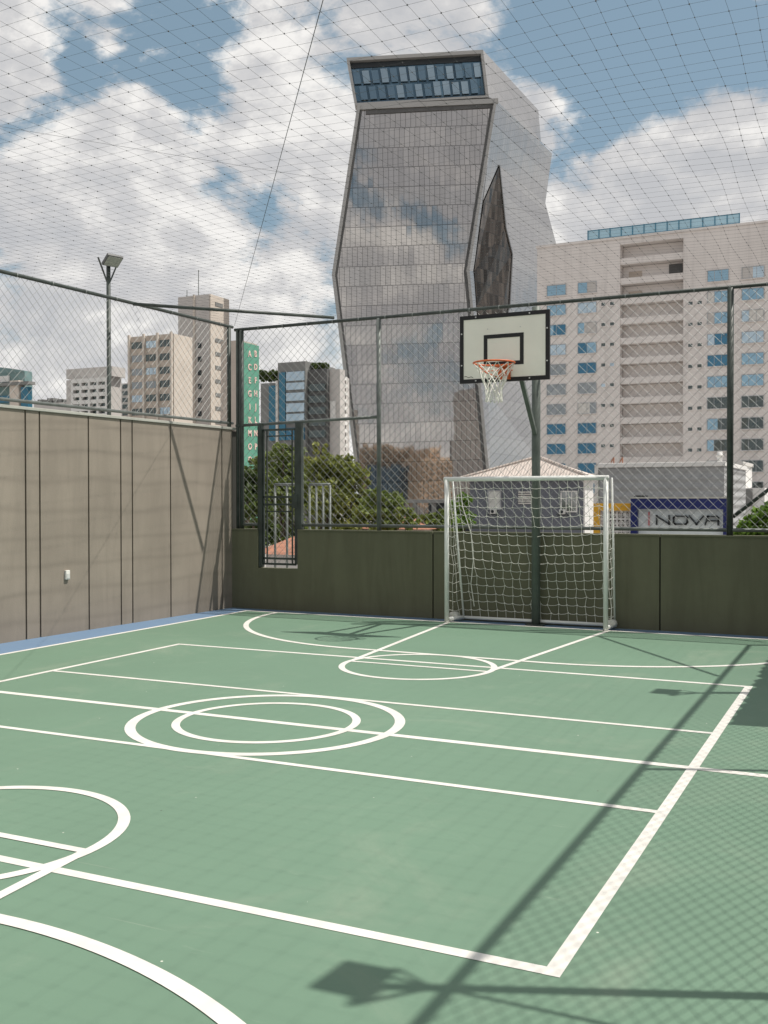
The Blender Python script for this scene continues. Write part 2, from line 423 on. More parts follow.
# ------------------------------------------------------------------ left wall (slightly skewed to the court)
A = Vector((-8.777, 8.376, 0)); B = Vector((-8.575, 12.62, 0)); wd = (B-A).normalized(); wn = Vector((wd.y, -wd.x, 0))   # wn faces the court
def lw(y, off=0, z=0): t = (y-A.y)/wd.y; p = A+wd*t+wn*off; p.z = z; return p
HL = 2.65
def lwpx(px):
    d_ = ray(px, 500); return (CAM+d_*((A-CAM).dot(wn)/d_.dot(wn))).y
t = thing('boundary_wall', 'long sunlit taupe rendered wall with vertical joints on the court side', 'wall', tuple(lw(5)))
ys = [-4.4, -2.2, -.6, 1.2, 2.6, 4.3, 5.9, 7.2, lwpx(25.7), lwpx(39.9), lwpx(88.7), lwpx(120.9), lwpx(132.4), lwpx(170.6), lwpx(222), 12.64]
m = MB()
for a, b in zip(ys, ys[1:]):
    p = lw(a+.012, 0, 0); q = lw(b-.012, 0, 0)
    m.obox(p-wn*.03, q-p, wn*.03, (0, 0, HL-.03))
m.build('wall_face', 'plaster_taupe', t)
m = MB(); p = lw(-4.4, -.2); q = lw(12.8, -.2); m.obox(p, q-p, wn*.168, (0, 0, HL-.04)); m.build('wall_core', 'joint_dark', t)
m = MB(); p = lw(-4.4, -.22, HL-.028); q = lw(12.8, -.22, HL-.028); m.obox(p, q-p, wn*.24, (0, 0, .035)); m.build('coping', 'coping_pale', t, bevel=.004)
# socket plate
o = onX(63, 580, -8.69); c = lw(lwpx(66), 0, .70)
t = thing('wall_socket', 'small white weatherproof socket box low on the taupe wall', 'socket', tuple(c))
m = MB(); m.obox(c-wd*.032+wn*.0-Vector((0, 0, .055)), wd*.064, wn*.03, (0, 0, .11)); m.build('socket_box', 'plastic_white', t, bevel=.006)
m = MB(); m.obox(c-wd*.024+wn*.03-Vector((0, 0, .043)), wd*.048, wn*.006, (0, 0, .06)); m.build('cover_flap', 'ac_white', t, bevel=.002)

# left fence
RZ = 4.07
t = thing('chain_link_fence', 'chain-link fence standing on top of the taupe wall', 'fence', tuple(lw(5, -.1, HL)))
fo = -.03; RZL = 4.14
m = MB(); m.tube([lw(-4, fo, RZL), lw(12.69, fo, RZL)], .022, 10); m.build('top_rail', 'green_steel', t, True)
m = MB(); m.tube([lw(-4, fo, HL+.07), lw(12.69, fo, HL+.07)], .02, 8); m.build('bottom_rail', 'grey_steel', t, True)
for y in (-2.5, 2.2, 6.5, 12.6):
    m = MB(); m.tube([lw(y, fo, HL), lw(y, fo, RZL-.02)], .03, 10); m.build('post', 'green_steel', t, True)
m = MB(); P = lw(0, fo); clip_diag(m, P, wd, -4, 12.66, HL+.07, RZL, .118, .0024)
for k in range(30):   # tie wires wrapped on the rail
    p = lw(-3+k*.53, fo, RZL); m.tube([p-wd*.006, p+wd*.006], .0265, 8)
m.build('wire_mesh', 'galv_wire', t)

# ------------------------------------------------------------------ back wall with a low notch under the gate
WY = 12.62; HB = 1.145
t = thing('parapet_wall', 'low dark olive wall closing the far end with a notch under the gate', 'wall', (-4, WY, 0))
def bx(px): return onY(px, 560, WY).x
jx = [-8.56, bx(433), bx(660), 1.1]
m = MB()
n0, n1, nz = bx(257.5), bx(297.5), .60
m.prism([(-8.585, WY, 0), (jx[1]-.009, WY, 0), (jx[1]-.009, WY, HB), (n1, WY, HB), (n1, WY, nz), (n0, WY, nz), (n0, WY, HB), (-8.585, WY, HB)], (0, .16, 0))
for a, b in zip(jx[1:], jx[2:]): m.box((a+.009, WY, 0), (b-.009, WY+.16, HB))
m.build('wall_face', 'plaster_olive', t, fixn=True)
m = MB()
for a in jx[1:3]: m = MB(); m.box((a-.02, WY+.03, 0), (a+.02, WY+.19, HB-.01)); m.build('joint_filler', 'joint_dark', t)

m = MB(); m.box((n1+.003, WY-.012, HB+.001), (jx[1]-.009, WY+.17, HB+.022)); m.box((jx[1]+.009, WY-.012, HB+.001), (jx[2]-.009, WY+.17, HB+.022))
m.box((jx[2]+.009, WY-.012, HB+.001), (1.1, WY+.17, HB+.022)); m.box((-8.585, WY-.012, HB+.001), (n0-.003, WY+.17, HB+.022)); m.build('coping', 'plaster_olive', t)

# back fence
FY = WY+.07
def fx(px): return onY(px, 480, FY).x
t = thing('chain_link_fence', 'tall chain-link fence with a steel gate on the olive wall', 'fence', (-4, FY, HB))
fz = lambda px, py: onY(px, py, FY).z
TR = 4.095
xL, xg0, xg1, xp1, xp2, xp3, xE = fx(242), fx(261), fx(299.5), fx(379), fx(541), fx(730), .95
m = MB(); m.tube([(xL-.12, FY, TR), (xE, FY, TR)], .023, 10); m.build('top_rail', 'green_steel', t, True)
zm = fz(300, 422)
m = MB(); m.tube([(xL-.1, FY, zm-.02), (xp1, FY, zm+.03)], .022, 8); m.build('middle_rail', 'grey_steel', t, True)
m = MB(); m.tube([(xg1, FY, HB+.085), (xE, FY, HB+.085)], .022, 8); m.tube([(xL, FY, HB+.085), (xg0, FY, HB+.085)], .022, 8); m.build('bottom_rail', 'grey_steel', t, True)
for x, rr, zb in ((xL-.07, .026, HB), (xL, .032, HB), (xp1, .032, HB), (xp3, .038, HB), (xE, .04, HB)):
    m = MB(); m.tube([(x, FY, zb), (x, FY, TR-.01)], rr, 10); m.build('post', 'green_steel' if x != xp1 else 'grey_steel', t, True)
for x, rr in ((xg0, .036), (xg1, .05)):
    m = MB(); m.box((x-rr, FY-.04, nz+.01 if x == xg0 else HB+.02), (x+rr, FY+.04, zm)); m.build('gate_post', 'green_steel', t, bevel=.006)
# gate leaf in the notch
gt = bpy.data.objects.new('gate', None); COL.objects.link(gt); gt.parent = t
zt = zm-.10; zl1, zl2 = fz(280, 497), fz(280, 504.5)
gx0, gx1 = xg0+.045, xg1-.06
m = MB()
for a, b in (((gx0, nz+.06), (gx0, zt)), ((gx1, nz+.06), (gx1, zt)), ((gx0, zt), (gx1, zt)), ((gx0, nz+.06), (gx1, nz+.06)), ((gx0, zl1), (gx1, zl1)), ((gx0, zl2), (gx1, zl2)), ((gx0+.06, zt-.09), (gx1-.06, zt-.09)), ((gx0+.06, zl2-.1), (gx1-.06, zl2-.1)), ((gx0, nz+.14), (gx1, nz+.14)), ((gx0+.06, zt), (gx0+.06, nz+.06)), ((gx1-.06, zt), (gx1-.06, nz+.06))):
    th = .03 if a[0] in (gx0, gx1) and b[0] in (gx0, gx1) else .018
    m.bar((a[0], FY, a[1]), (b[0], FY, b[1]), th, th, (0, 1, 0))
m.build('gate_frame', 'green_steel', gt)
m = MB(); clip_diag(m, Vector((0, FY+.02, 0)), (1, 0, 0), gx0, gx1, nz+.06, zt, .115, .0021); m.build('wire_mesh', 'galv_wire', gt)
m = MB(); m.box((gx1-.035, FY-.05, zl2-.05), (gx1+.055, FY-.03, zl1+.04)); m.build('latch', 'green_steel', gt, bevel=.004)
m = MB(); P = Vector((0, FY+.01, 0))
for a, b, z0 in ((xL, xg0, HB+.085), (xg0, xg1, zm), (xg1, xp1, HB+.085), (xp1, xp2, HB+.085), (xp2, xp3, HB+.085), (xp3, xE, HB+.085)):
    clip_diag(m, P, (1, 0, 0), a, b, z0, TR, .118, .0024)
for k in range(22):
    x = xL+.3+k*.41; m.tube([(x-.006, FY, TR), (x+.006, FY, TR)], .0275, 8)
m.build('wire_mesh', 'galv_wire', t)
m = MB(); m.tube([onX(133, 304, lw(10.55, fo).x), onY(335, 318, FY)+Vector((0, -.03, .0))], .022, 8); m.build('corner_brace', 'green_steel', t, True)
m = MB(); m.tube([(.88, 10.49, RZ+.02), (-.75, FY-.03, RZ)], .022, 8); m.build('corner_brace', 'green_steel', t, True)
p = onY(733, 517, FY+.06); q = onY(768, 490, FY+.06); e = p+(q-p)*5.2
m = MB(); m.tube([p, e], .022, 8); m.build('diagonal_strut', 'green_steel', t, True)

# ------------------------------------------------------------------ right side of the court (outside the frame; its shadows fall in it)
RX = .90
t = thing('side_wall', 'low olive wall along the near side of the court beyond the frame', 'wall', (RX+.1, 4, 0))
m = MB(); m.box((RX+.02, -4.4, 0), (RX+.2, WY-.001, HB)); m.build('wall_face', 'plaster_olive', t, bevel=.01)
t = thing('chain_link_fence', 'chain-link fence on the side wall whose mesh shadow covers the court edge', 'fence', (RX, 4, HB))
m = MB(); m.tube([(RX, -4.4, RZ), (RX, FY, RZ)], .024, 10); m.build('top_rail', 'green_steel', t, True)
m = MB(); m.tube([(RX, -4.4, HB+.085), (RX, FY, HB+.085)], .022, 8); m.build('bottom_rail', 'grey_steel', t, True)
for y in (-3.6, -.9, 1.5, 7.0, 9.66):
    m = MB(); m.tube([(RX, y, HB), (RX, y, RZ)], .024, 10); m.build('post', 'green_steel', t, True)
m = MB(); clip_diag(m, Vector((RX+.01, 0, 0)), (0, 1, 0), -4.4, FY, HB+.085, RZ, .118, .0027); m.build('wire_mesh', 'galv_wire', t)
m = MB(); m.tube([(RX+.07, 4.12, 4.74), (RX+.07, 3.35, HB)], .011, 8); m.build('diagonal_strut', 'green_steel', t, True)
m = MB(); poly = []
nT = 34
for k in range(nT+1):
    y = 8.36+(FY-.2-8.36)*k/nT
    poly.append((RX+.04, y, 3.58+.1*k/nT-(.09 if k % 2 else 0)*(.4+random.random()*.9)))
poly += [(RX+.04, FY-.2, 1.2), (RX+.04, 7.98, 1.2)]
m.prism(poly, (.012, 0, 0)); tag(m.build('shade_cloth', 'shade_cloth', fixn=True), 'dark green shade cloth tied to the side fence casting the solid corner shadow', 'shade cloth')

# ------------------------------------------------------------------ floodlight masts
def mast(loc, zb, zt, face, side, label, off=.1):
    t = thing('floodlight_mast', label, 'floodlight', loc, 'floodlight masts around the court')
    side = Vector(side).normalized(); L = Vector(loc); fxv = Vector(face).normalized(); sd = Vector((-fxv.y, fxv.x, 0))
    m = MB(); m.tube([L+Vector((0, 0, zb-loc[2])), L+Vector((0, 0, zt-loc[2]))], .027, 12); m.build('pole', 'green_steel', t, True)
    top = Vector((L.x, L.y, zt))
    for sg in (-1, 1):
        m = MB(); m.bar(top+Vector((0, 0, -.30)), top+sd*sg*.15+Vector((0, 0, .04)), .022, .012); m.build('arm', 'green_steel', t)
    m = MB(); m.bar(top+Vector((0, 0, .01))-sd*.02, top+sd*.13+Vector((0, 0, .02)), .05, .03); m.build('bracket', 'green_steel', t)
    hc = top+fxv*.11+side*off-Vector((0, 0, .01))
    hu = (fxv*.80+Vector((0, 0, .60))).normalized(); sd = (side-hu*side.dot(hu)).normalized(); hn = hu.cross(sd)
    hn = hn if hn.z > 0 else -hn
    m = MB(); m.obox(hc-sd*.115-hu*.09, sd*.23, hu*.18, hn*.04); h = m.build('lamp_head', 'lamp_body', t, bevel=.008)
    m = MB(); m.obox(hc-sd*.1-hu*.075-hn*.006, sd*.20, hu*.15, hn*.008); m.build('lens', 'lamp_glass', h)
    m = MB()
    for k in range(6): m.obox(hc-sd*.1+sd*.038*k-hu*.075+hn*.04, sd*.006, hu*.15, hn*.02)
    m.build('heat_sink', 'lamp_body', h)
    return t
pm = onX(109, 400, -8.96)
mast((pm.x, pm.y, 0), 0, 4.66, (.95, -.3, 0), (-.3, -.95, 0), 'grey floodlight on a round mast rising behind the taupe wall', 0)
mast((RX+.1, 4.03, HB), HB, 4.66, (-1, .1, 0), (0, -1, 0), 'floodlight mast on the side wall casting the big lamp shadow near the camera', 0)
mast((RX+.1, 9.66, HB), HB, 4.68, (-1, .1, 0), (0, -1, 0), 'floodlight mast on the side wall casting the small lamp shadow far off', 0)

# ------------------------------------------------------------------ ceiling net and cables
def net_z(x, y):
    return 4.08+.016*math.sin(x*2.1+y*.7)+.014*math.sin(y*1.7-x*.6)-.05*math.sin(max(0, min(1, (x+8.5)/9.4))*math.pi)*.6
def net_p(i, j):
    x = -8.55+i*.14; y = -1.0+j*.1345
    x2 = x+.012*math.sin(y*1.3+i*.9)+.010*math.sin(i*2.3+j*.35); y2 = y+.010*math.sin(x*1.6+j*.8)+.008*math.sin(j*1.9+i*.3)
    return Vector((x2, y2, net_z(x, y)))
m = MB(); ni, nj = 68, 101
for i in range(ni): m.tube([net_p(i, j) for j in range(nj)], .0008, 3, False)
for j in range(nj): m.tube([net_p(i, j) for i in range(ni)], .00072, 3, False)
for i in range(ni):
    for j in range(20, nj):
        p = net_p(i, j); r_ = .0048*(.7+.6*random.random()); k = len(m.v)
        m.v += [p+Vector(q)*r_ for q in ((1, 0, 0), (0, 1, 0), (-1, 0, 0), (0, -1, 0), (0, 0, 1), (0, 0, -1))]
        for a in range(4):
            b = (a+1) % 4; m.f.append((k+a, k+b, k+4)); m.f.append((k+b, k+a, k+5))
tag(m.build('ceiling_net', 'net_thread'), 'fine dark square-meshed ball net stretched over the whole court', 'net')
def cable(p, q, r_, sag, n=14):
    m = MB(); p = Vector(p); q = Vector(q)
    m.tube([p.lerp(q, k/n)-Vector((0, 0, sag*4*(k/n)*(1-k/n))) for k in range(n+1)], r_, 6); return m
tag(cable((.93, -.12, 4.1), (-8.33, 12.34, 4.09), .0023, .0).build('steel_cable', 'net_thread'), 'steel cable running diagonally overhead to the far corner', 'cable')
m = cable((-5.9, 4.2, 4.09), (-2.5, 8.75, 4.07), .001, .01); tag(m.build('seam_cord', 'net_thread'), 'thin cord joining two net pieces overhead near the middle', 'cord')

# ------------------------------------------------------------------ football goal
GY = 12.27; gz = 1.855
gL, gR = -5.018, -2.952
t = thing('soccer_goal', 'small white goal with sagging net in front of the olive wall', 'goal', (-3.98, GY, 0))
bl, br = Vector((-4.90, 12.57, .045)), Vector((-2.91, 12.57, .045))
for x in (gL, gR):
    m = MB(); m.tube([(x, GY, .012), (x, GY, gz)], .030, 14); m.build('goal_post', 'white_paint', t, True)
m = MB(); m.tube([(gL-.034, GY, gz-.0), (gR+.034, GY, gz)], .030, 14); m.build('crossbar', 'white_paint', t, True)
m = MB(); m.tube([bl, br], .022, 10); m.build('back_bar', 'white_paint', t, True)
for x, b in ((gL, bl), (gR, br)):
    m = MB(); m.tube([(x, GY+.02, .045), b], .026, 10); m.build('base_bar', 'white_paint', t, True)
    m = MB(); m.tube([Vector((x+.06, GY+.05, gz)), Vector((b.x, b.y-.0, b.z))], .013, 8); m.build('rear_stay', 'white_paint', t, True)
    m = MB(); m.tube([(x, GY+.16, .075), (x+.05, GY+.24, .075)], .05, 10); m.build('net_knot', 'white_net', t, True)
def net_cord(m, pts, r_=.0028): m.tube(pts, r_, 4, False)
m = MB(); NU, NV = 17, 16
def gnet(u, v):          # u across, v 0 top..1 bottom
    b = bl.lerp(br, u); tp = Vector((gL+(gR-gL)*u, GY+.05, gz))
    p = tp.lerp(b, v)
    belly = math.sin(math.pi*v)*math.sin(math.pi*u)
    p += Vector((0, .05*belly, -.05*math.sin(math.pi*u)*math.sin(math.pi*min(1, v*1.1))*(.6+.8*v)))
    return p
random.seed(3)
ju = [[Vector((random.gauss(0, .008), random.gauss(0, .008), random.gauss(0, .006))) for _ in range(NV+1)] for _ in range(NU+1)]
def gp(i, j):
    p = gnet(i/NU, j/NV)
    if 0 < i < NU and 0 < j < NV: p = p+ju[i][j]
    if 0 < j < NV: p.x += .006*(1 if (i+j) % 2 else -1)
    return p
for j in range(1, NV+1):
    pts = []
    for i in range(NU):
        a, b = gp(i, j), gp(i+1, j); pts += [a, a.lerp(b, .33)-Vector((0, 0, .011)), a.lerp(b, .67)-Vector((0, 0, .011))]
    net_cord(m, pts+[gp(NU, j)])
for i in range(NU+1): net_cord(m, [gp(i, j) for j in range(NV+1)])
for i in range(1, NU):
    for j in range(1, NV):
        p = gp(i, j); m.tube([p-Vector((.008, 0, .004)), p+Vector((.008, 0, .004))], .006, 4)
for sx, b in ((gL, bl), (gR, br)):                       # triangular side nets
    for k in range(1, 15):
        v = k/15; f_ = Vector((sx, GY+.02, gz*(1-v)+.05*v)); r_ = Vector((sx+.06, GY+.05, gz)).lerp(b, v)
        net_cord(m, [f_, f_.lerp(r_, .5)-Vector((0, 0, .03)), r_])
    for k in (1, 2):
        net_cord(m, [Vector((sx, GY+.02, gz)).lerp(Vector((sx+.06, GY+.05, gz)), k/3).lerp(Vector((sx, GY+.02, .05)).lerp(b, k/3), q/8)+Vector((random.gauss(0, .012), 0, 0)) for q in range(9)])
m.build('goal_net', 'white_net', t)
m = MB()                                                  # loose rope hanging inside one side
net_cord(m, [(gL+.13, GY+.12, gz-.02), (gL+.16, GY+.15, 1.5), (gL+.26, GY+.2, 1.15), (gL+.29, GY+.2, .8), (gL+.25, GY+.22, .5), (gL+.28, GY+.26, .2)], .006)
m.build('loose_rope', 'white_net', t)

# ------------------------------------------------------------------ basketball hoop
BY = 11.4; bc = Vector((-3.932, BY, 3.366)); bw, bh = 1.09, .79
t = thing('basketball_hoop', 'basketball hoop on a dark green pole behind the goal', 'basketball hoop', (-3.93, 12.5, 0))
m = MB(); m.tube([(-3.895, 12.5, 0), (-3.895, 12.5, 4.02)], .055, 16); m.build('pole', 'pole_green', t, True)
m = MB(); m.box((-4.01, 12.4, 0), (-3.78, 12.6, .015)); m.build('base_plate', 'green_steel', t)
for dz in (.12,):
    for dx in (-.17, .17):
        m = MB(); m.bar((-3.895+dx*.2, 12.5, bc.z+dz), (-3.93+dx, BY+.02, bc.z+dz), .045, .045); m.build('support_arm', 'green_steel', t)
m = MB(); m.bar((-3.895, 12.46, 2.42), (-3.80, BY+.05, bc.z-.15), .05, .05); m.build('diagonal_brace', 'pole_green', t)
for z in (-.255, .125): m = MB(); m.box((bc.x-.3, BY+.0, bc.z+z-.025), (bc.x+.3, BY+.025, bc.z+z+.025)); m.build('board_bracket', 'green_steel', t)
m = MB(); m.box((bc.x-bw/2, BY-.03, bc.z-bh/2), (bc.x+bw/2, BY-.002, bc.z+bh/2)); bo = m.build('backboard', 'board_white', t, bevel=.003)
def ring(x0, x1, z0, z1, w, y0, y1):
    m = MB()
    m.box((x0, y0, z0), (x1, y1, z0+w)); m.box((x0, y0, z1-w), (x1, y1, z1)); m.box((x0, y0, z0+w), (x0+w, y1, z1-w)); m.box((x1-w, y0, z0+w), (x1, y1, z1-w))
    return m
m = ring(bc.x-bw/2-.003, bc.x+bw/2+.003, bc.z-bh/2-.003, bc.z+bh/2+.003, .047, BY-.036, BY+.002); m.build('border', 'board_black', bo)
m = ring(bc.x-.248, bc.x+.24, bc.z-.208, bc.z+.157, .045, BY-.034, BY-.0285); m.build('target_square', 'board_black', bo)
for fx_, fz_ in ((-.33, .5), (.3, .5), (-.33, -.5), (.3, -.5), (-.5, .25), (-.5, -.25), (.5, .25), (.5, -.25)):
    x = bc.x+fx_*(bw-.045)/1; z = bc.z+fz_*(bh-.045)
    m = MB(); m.tube([(x, BY-.046, z), (x, BY-.034, z)], .009, 8); m.build('bolt', 'bolt_steel', bo)
for fx_ in (-.2, .2): m = MB(); m.tube([(bc.x+fx_, BY-.037, bc.z+.225), (bc.x+fx_, BY-.028, bc.z+.225)], .006, 6); m.build('bolt', 'bolt_steel', bo)
m = MB(); m.tube([(bc.x-.49+.018*k, BY-.032, bc.z-.318+.006*math.sin(k*1.7)-.002*k) for k in range(7)], .003, 5); m.build('maker_mark', 'board_black', bo)
rc = Vector((bc.x+.01, BY-.40, 3.14)); rr = .232
m = MB(); m.tube([rc+Vector((math.cos(R(a)), math.sin(R(a)), 0))*rr for a in range(0, 361, 9)], .0105, 8, False); rm = m.build('rim', 'rim_orange', t, True)
m = MB(); m.box((rc.x-.075, BY-.05, rc.z-.15), (rc.x+.075, BY-.0365, rc.z+.03)); m.box((rc.x-.07, BY-.18, rc.z-.014), (rc.x+.07, BY-.05, rc.z+.006))
for sx in (-1, 1): m.tube([(rc.x+sx*.06, BY-.05, rc.z-.13), (rc.x+sx*.11, rc.y+.05, rc.z-.10), (rc.x+sx*rr*.93, rc.y+.06, rc.z-.005)], .008, 6)
m.tube([rc+Vector((math.cos(R(a)), math.sin(R(a)), 0))*.205+Vector((0, 0, -.10+.04*math.sin(R(a)))) for a in range(20, 161, 10)], .006, 6)
m.build('rim_bracket', 'rim_orange', rm)
m = MB(); NS = 12
def np_(k, lv, n=7):
    f = lv/n; r_ = rr*(1-.62*min(1, f*1.5)**.8)+.02*max(0, f-.75); a = 2*math.pi*(k+.5*(lv % 2))/NS
    return rc+Vector((math.cos(a)*r_+.006*math.sin(k*3+lv), math.sin(a)*r_, -.43*f-.012+.006*math.sin(k*5.1+lv*2)))
for k in range(NS):
    net_cord(m, [np_(k+(lv//2 if 1 else 0), lv) if lv % 2 == 0 else np_(k+lv//2, lv) for lv in range(8)], .0052)
    net_cord(m, [np_(k-(lv+1)//2, lv) for lv in range(8)], .0052)
m.build('hoop_net', 'white_net', t)

# ------------------------------------------------------------------ glass tower
D = 250
t = thing('glass_tower', 'tall folded glass skyscraper with a glazed crown and pale metal sides', 'skyscraper', tuple(atD(430, 521, D).xy)+(-4,))
P = lambda px, py, dd=0: atD(px, py, D+dd)
fl = [P(357.5, 106), P(332, 275.5), P(362, 524)]; fr = [P(494.3, 99.5), P(466.6, 271.5), P(491.5, 524)]
m = MB(); m.quad(fl[1], fr[1], fr[0], fl[0]); m.quad(fl[2], fr[2], fr[1], fl[1])
m.build('front_glass', 'tower_front', t, uv=True, shear=.03)
# frame bands along the folded edges
def band(a, b, w0, dep, mat='tower_frame', name='edge_frame', inward=1):
    m = MB(); d_ = (b-a); s_ = rt*w0*inward
    m.hexa([a+fw*0.05, a+s_+fw*.05, a+s_-fw*dep, a-fw*dep, b+fw*.05, b+s_+fw*.05, b+s_-fw*dep, b-fw*dep]); return m
m = MB()
for a, b in ((fl[1], fl[0]), (fl[2], fl[1])):
    q = band(a, b, .75, 1.1); i = len(m.v); m.v += q.v; m.f += [tuple(i+k for k in f) for f in q.f]
for a, b in ((fr[1], fr[0]), (fr[2], fr[1])):
    q = band(a, b, .65, .8, inward=1); i = len(m.v); m.v += q.v; m.f += [tuple(i+k for k in f) for f in q.f]
a, b = fl[0], fr[0]; m.hexa([a-up*1.1, b-up*1.1+rt*.9, b-up*1.1+rt*.9-fw*.6, a-up*1.1-fw*.6, a+up*.1, b+up*.1+rt*.9, b+up*.1+rt*.9-fw*.6, a+up*.1-fw*.6])
m.build('edge_frame', 'tower_frame', t, fixn=True)
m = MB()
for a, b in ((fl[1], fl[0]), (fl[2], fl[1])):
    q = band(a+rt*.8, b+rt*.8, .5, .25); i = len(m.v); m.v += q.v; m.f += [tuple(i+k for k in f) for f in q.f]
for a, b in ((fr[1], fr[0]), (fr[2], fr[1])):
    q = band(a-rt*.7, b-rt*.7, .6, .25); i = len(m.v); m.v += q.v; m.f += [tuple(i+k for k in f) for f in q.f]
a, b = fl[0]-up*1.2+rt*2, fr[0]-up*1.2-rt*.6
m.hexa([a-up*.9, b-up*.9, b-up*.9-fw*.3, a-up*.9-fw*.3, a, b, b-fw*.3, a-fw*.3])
m.build('shadow_strip', 'conc_dark', t, fixn=True)  # solid dark strips painting the shadow line inside the edge frames
# crown
c = [P(346.5, 58), P(483, 50), P(488.8, 97.5), P(355.3, 105.5)]
ci = [P(349.6, 61.2), P(480.8, 53.8), P(485.8, 95.6), P(357, 103.2)]
m = MB()
for k in range(4):
    a, b, a2, b2 = c[k], c[(k+1) % 4], ci[k], ci[(k+1) % 4]
    m.hexa([a+fw*3, b+fw*3, b-fw*.2, a-fw*.2, a2+fw*3, b2+fw*3, b2-fw*.2, a2-fw*.2])
m.build('crown_frame', 'tower_frame', t, fixn=True)
m = MB(); m.quad(*[p+fw*1.2 for p in (ci[3], ci[2], ci[1], ci[0])]); cg = m.build('crown_glass', 'crown_glass', t, uv=True, shear=.055)
for row in range(2):
    for k in range(14):
        u = (k+.12+.42*row)/14
        if u > .95: continue
        va, vb = (.17, .52) if row == 0 else (.56, .9)
        e = lambda u_, v_: (ci[0].lerp(ci[1], u_)).lerp(ci[3].lerp(ci[2], u_), v_)+fw*.95
        u2 = min(.985, u+.052); va += random.uniform(0, .05)
        a, b, c_, d_ = e(u, vb), e(u2, vb), e(u2, va), e(u, va)
        m = MB(); m.hexa([a, b, b-fw*.3, a-fw*.3, d_, c_, c_-fw*.3, d_-fw*.3]); m.build('crown_panel', 'crown_panel' if random.random() < .5 else 'crown_panel_dark', cg, fixn=True)
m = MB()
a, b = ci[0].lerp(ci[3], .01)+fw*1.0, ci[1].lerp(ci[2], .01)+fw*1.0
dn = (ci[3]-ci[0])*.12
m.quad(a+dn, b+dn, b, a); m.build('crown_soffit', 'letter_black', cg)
# side facets
def onplane(px, py, a, b, c_):
    n_ = (b-a).cross(c_-a); d_ = ray(px, py); return CAM+d_*((a-CAM).dot(n_)/d_.dot(n_))
S1 = [P(483, 50), P(488.8, 97.5), P(541, 142, 42), P(538.3, 110, 42)]
m = MB(); m.quad(*[S1[k] for k in (0, 1, 2, 3)])
Bq = P(495.4, 99.4); E_ = P(552, 153.5, 42); Hh = P(483, 202, 2.2)
Fp = onplane(545.3, 203, Bq, E_, Hh); G_ = onplane(499, 165, Bq, E_, Hh)
Cc = P(467.6, 271, 0); I_ = P(473.5, 271, 2.4); J_ = P(476, 306, 2.6); K_ = P(488, 392, 5)
m.quad(Bq, Hh, G_); m.quad(Bq, Cc, I_, Hh); m.quad(Bq, G_, Fp, E_)
Ed = P(492.4, 524, 0)
m.quad(Cc, Ed, K_, J_, I_)
V3 = P(512, 254, 16); V2 = onplane(505.5, 228, G_, Fp, V3); V4 = P(509.3, 305, 15)
Q1, Q2 = onplane(556, 243, G_, Fp, V3), onplane(562, 296, G_, Fp, V3)
Q3 = onplane(585, 524, V3, Q2, K_)
m.quad(G_, V2, V3, Q2, Q1, Fp)
m.quad(V3, V4, K_, Q3, Q2); m.quad(K_, Ed, Q3)
m.quad(P(488.8, 97.5, .2), Bq, E_, P(541, 142, 42))
m.build('side_cladding', 'tower_side', t, uv=True)
m = MB(); m.quad(G_+rt*.2, Hh+rt*.2, I_+rt*.2, V2); m.quad(V2, I_+rt*.2, J_+rt*.2, V3); m.quad(V3, J_+rt*.2, K_+rt*.2, V4)
m.build('recess_glass', 'tower_void', t, uv=True)
m = MB()
for a, b in ((G_, V2), (V2, V3), (V3, V4), (V4, K_)): m.bar(a, b, .5, .5)
m.build('recess_trim', 'tower_side', t)
bk = lambda p: p+(E_-Bq)
m = MB(); m.quad(c[0], c[1], S1[3], c[0]+(S1[3]-c[1])); m.quad(fl[0], bk(fl[0]), bk(fl[1]), fl[1]); m.quad(fl[1], bk(fl[1]), bk(fl[2]), fl[2])
m.quad(c[0], c[3], bk(c[3]), c[0]+(S1[3]-c[1])); m.quad(bk(fl[2]), bk(fl[1]), Q1, Q3); m.quad(bk(fl[1]), bk(fl[0]), E_, Fp); m.quad(bk(fl[1]), Fp, Q1); m.quad(bk(c[3]), c[0]+(S1[3]-c[1]), S1[3], S1[2])
m.build('rear_cladding', 'tower_side', t, uv=True)

# ------------------------------------------------------------------ windows
def win_mesh(mbf, mbp, x0, x1, z0, z1, Y, mull, fr_=.09, dep=.12, hb=False):
    mbf.box((x0, Y-dep, z0), (x1, Y-.005, z0+fr_)); mbf.box((x0, Y-dep, z1-fr_), (x1, Y-.005, z1))
    mbf.box((x0, Y-dep, z0+fr_), (x0+fr_, Y-.005, z1-fr_)); mbf.box((x1-fr_, Y-dep, z0+fr_), (x1, Y-.005, z1-fr_))
    for k in range(1, mull):
        x = x0+(x1-x0)*k/mull; mbf.box((x-fr_*.4, Y-dep*.7, z0+fr_), (x+fr_*.4, Y-.005, z1-fr_))
    if hb: z = z0+(z1-z0)*.3; mbf.box((x0+fr_, Y-dep*.6, z-fr_*.3), (x1-fr_, Y-.005, z+fr_*.3))
    mbp.box((x0+fr_*.5, Y-.04, z0+fr_*.5), (x1-fr_*.5, Y-.012, z1-fr_*.5))
def window(parent, x0, x1, z0, z1, Y, mull, pane, frame='frame_alu', fr_=.09, dep=.12, hb=False):
    a, b = MB(), MB(); win_mesh(a, b, x0, x1, z0, z1, Y, mull, fr_, dep, hb)
    o = a.build('window', frame, parent); b.build('pane', pane, o); return o

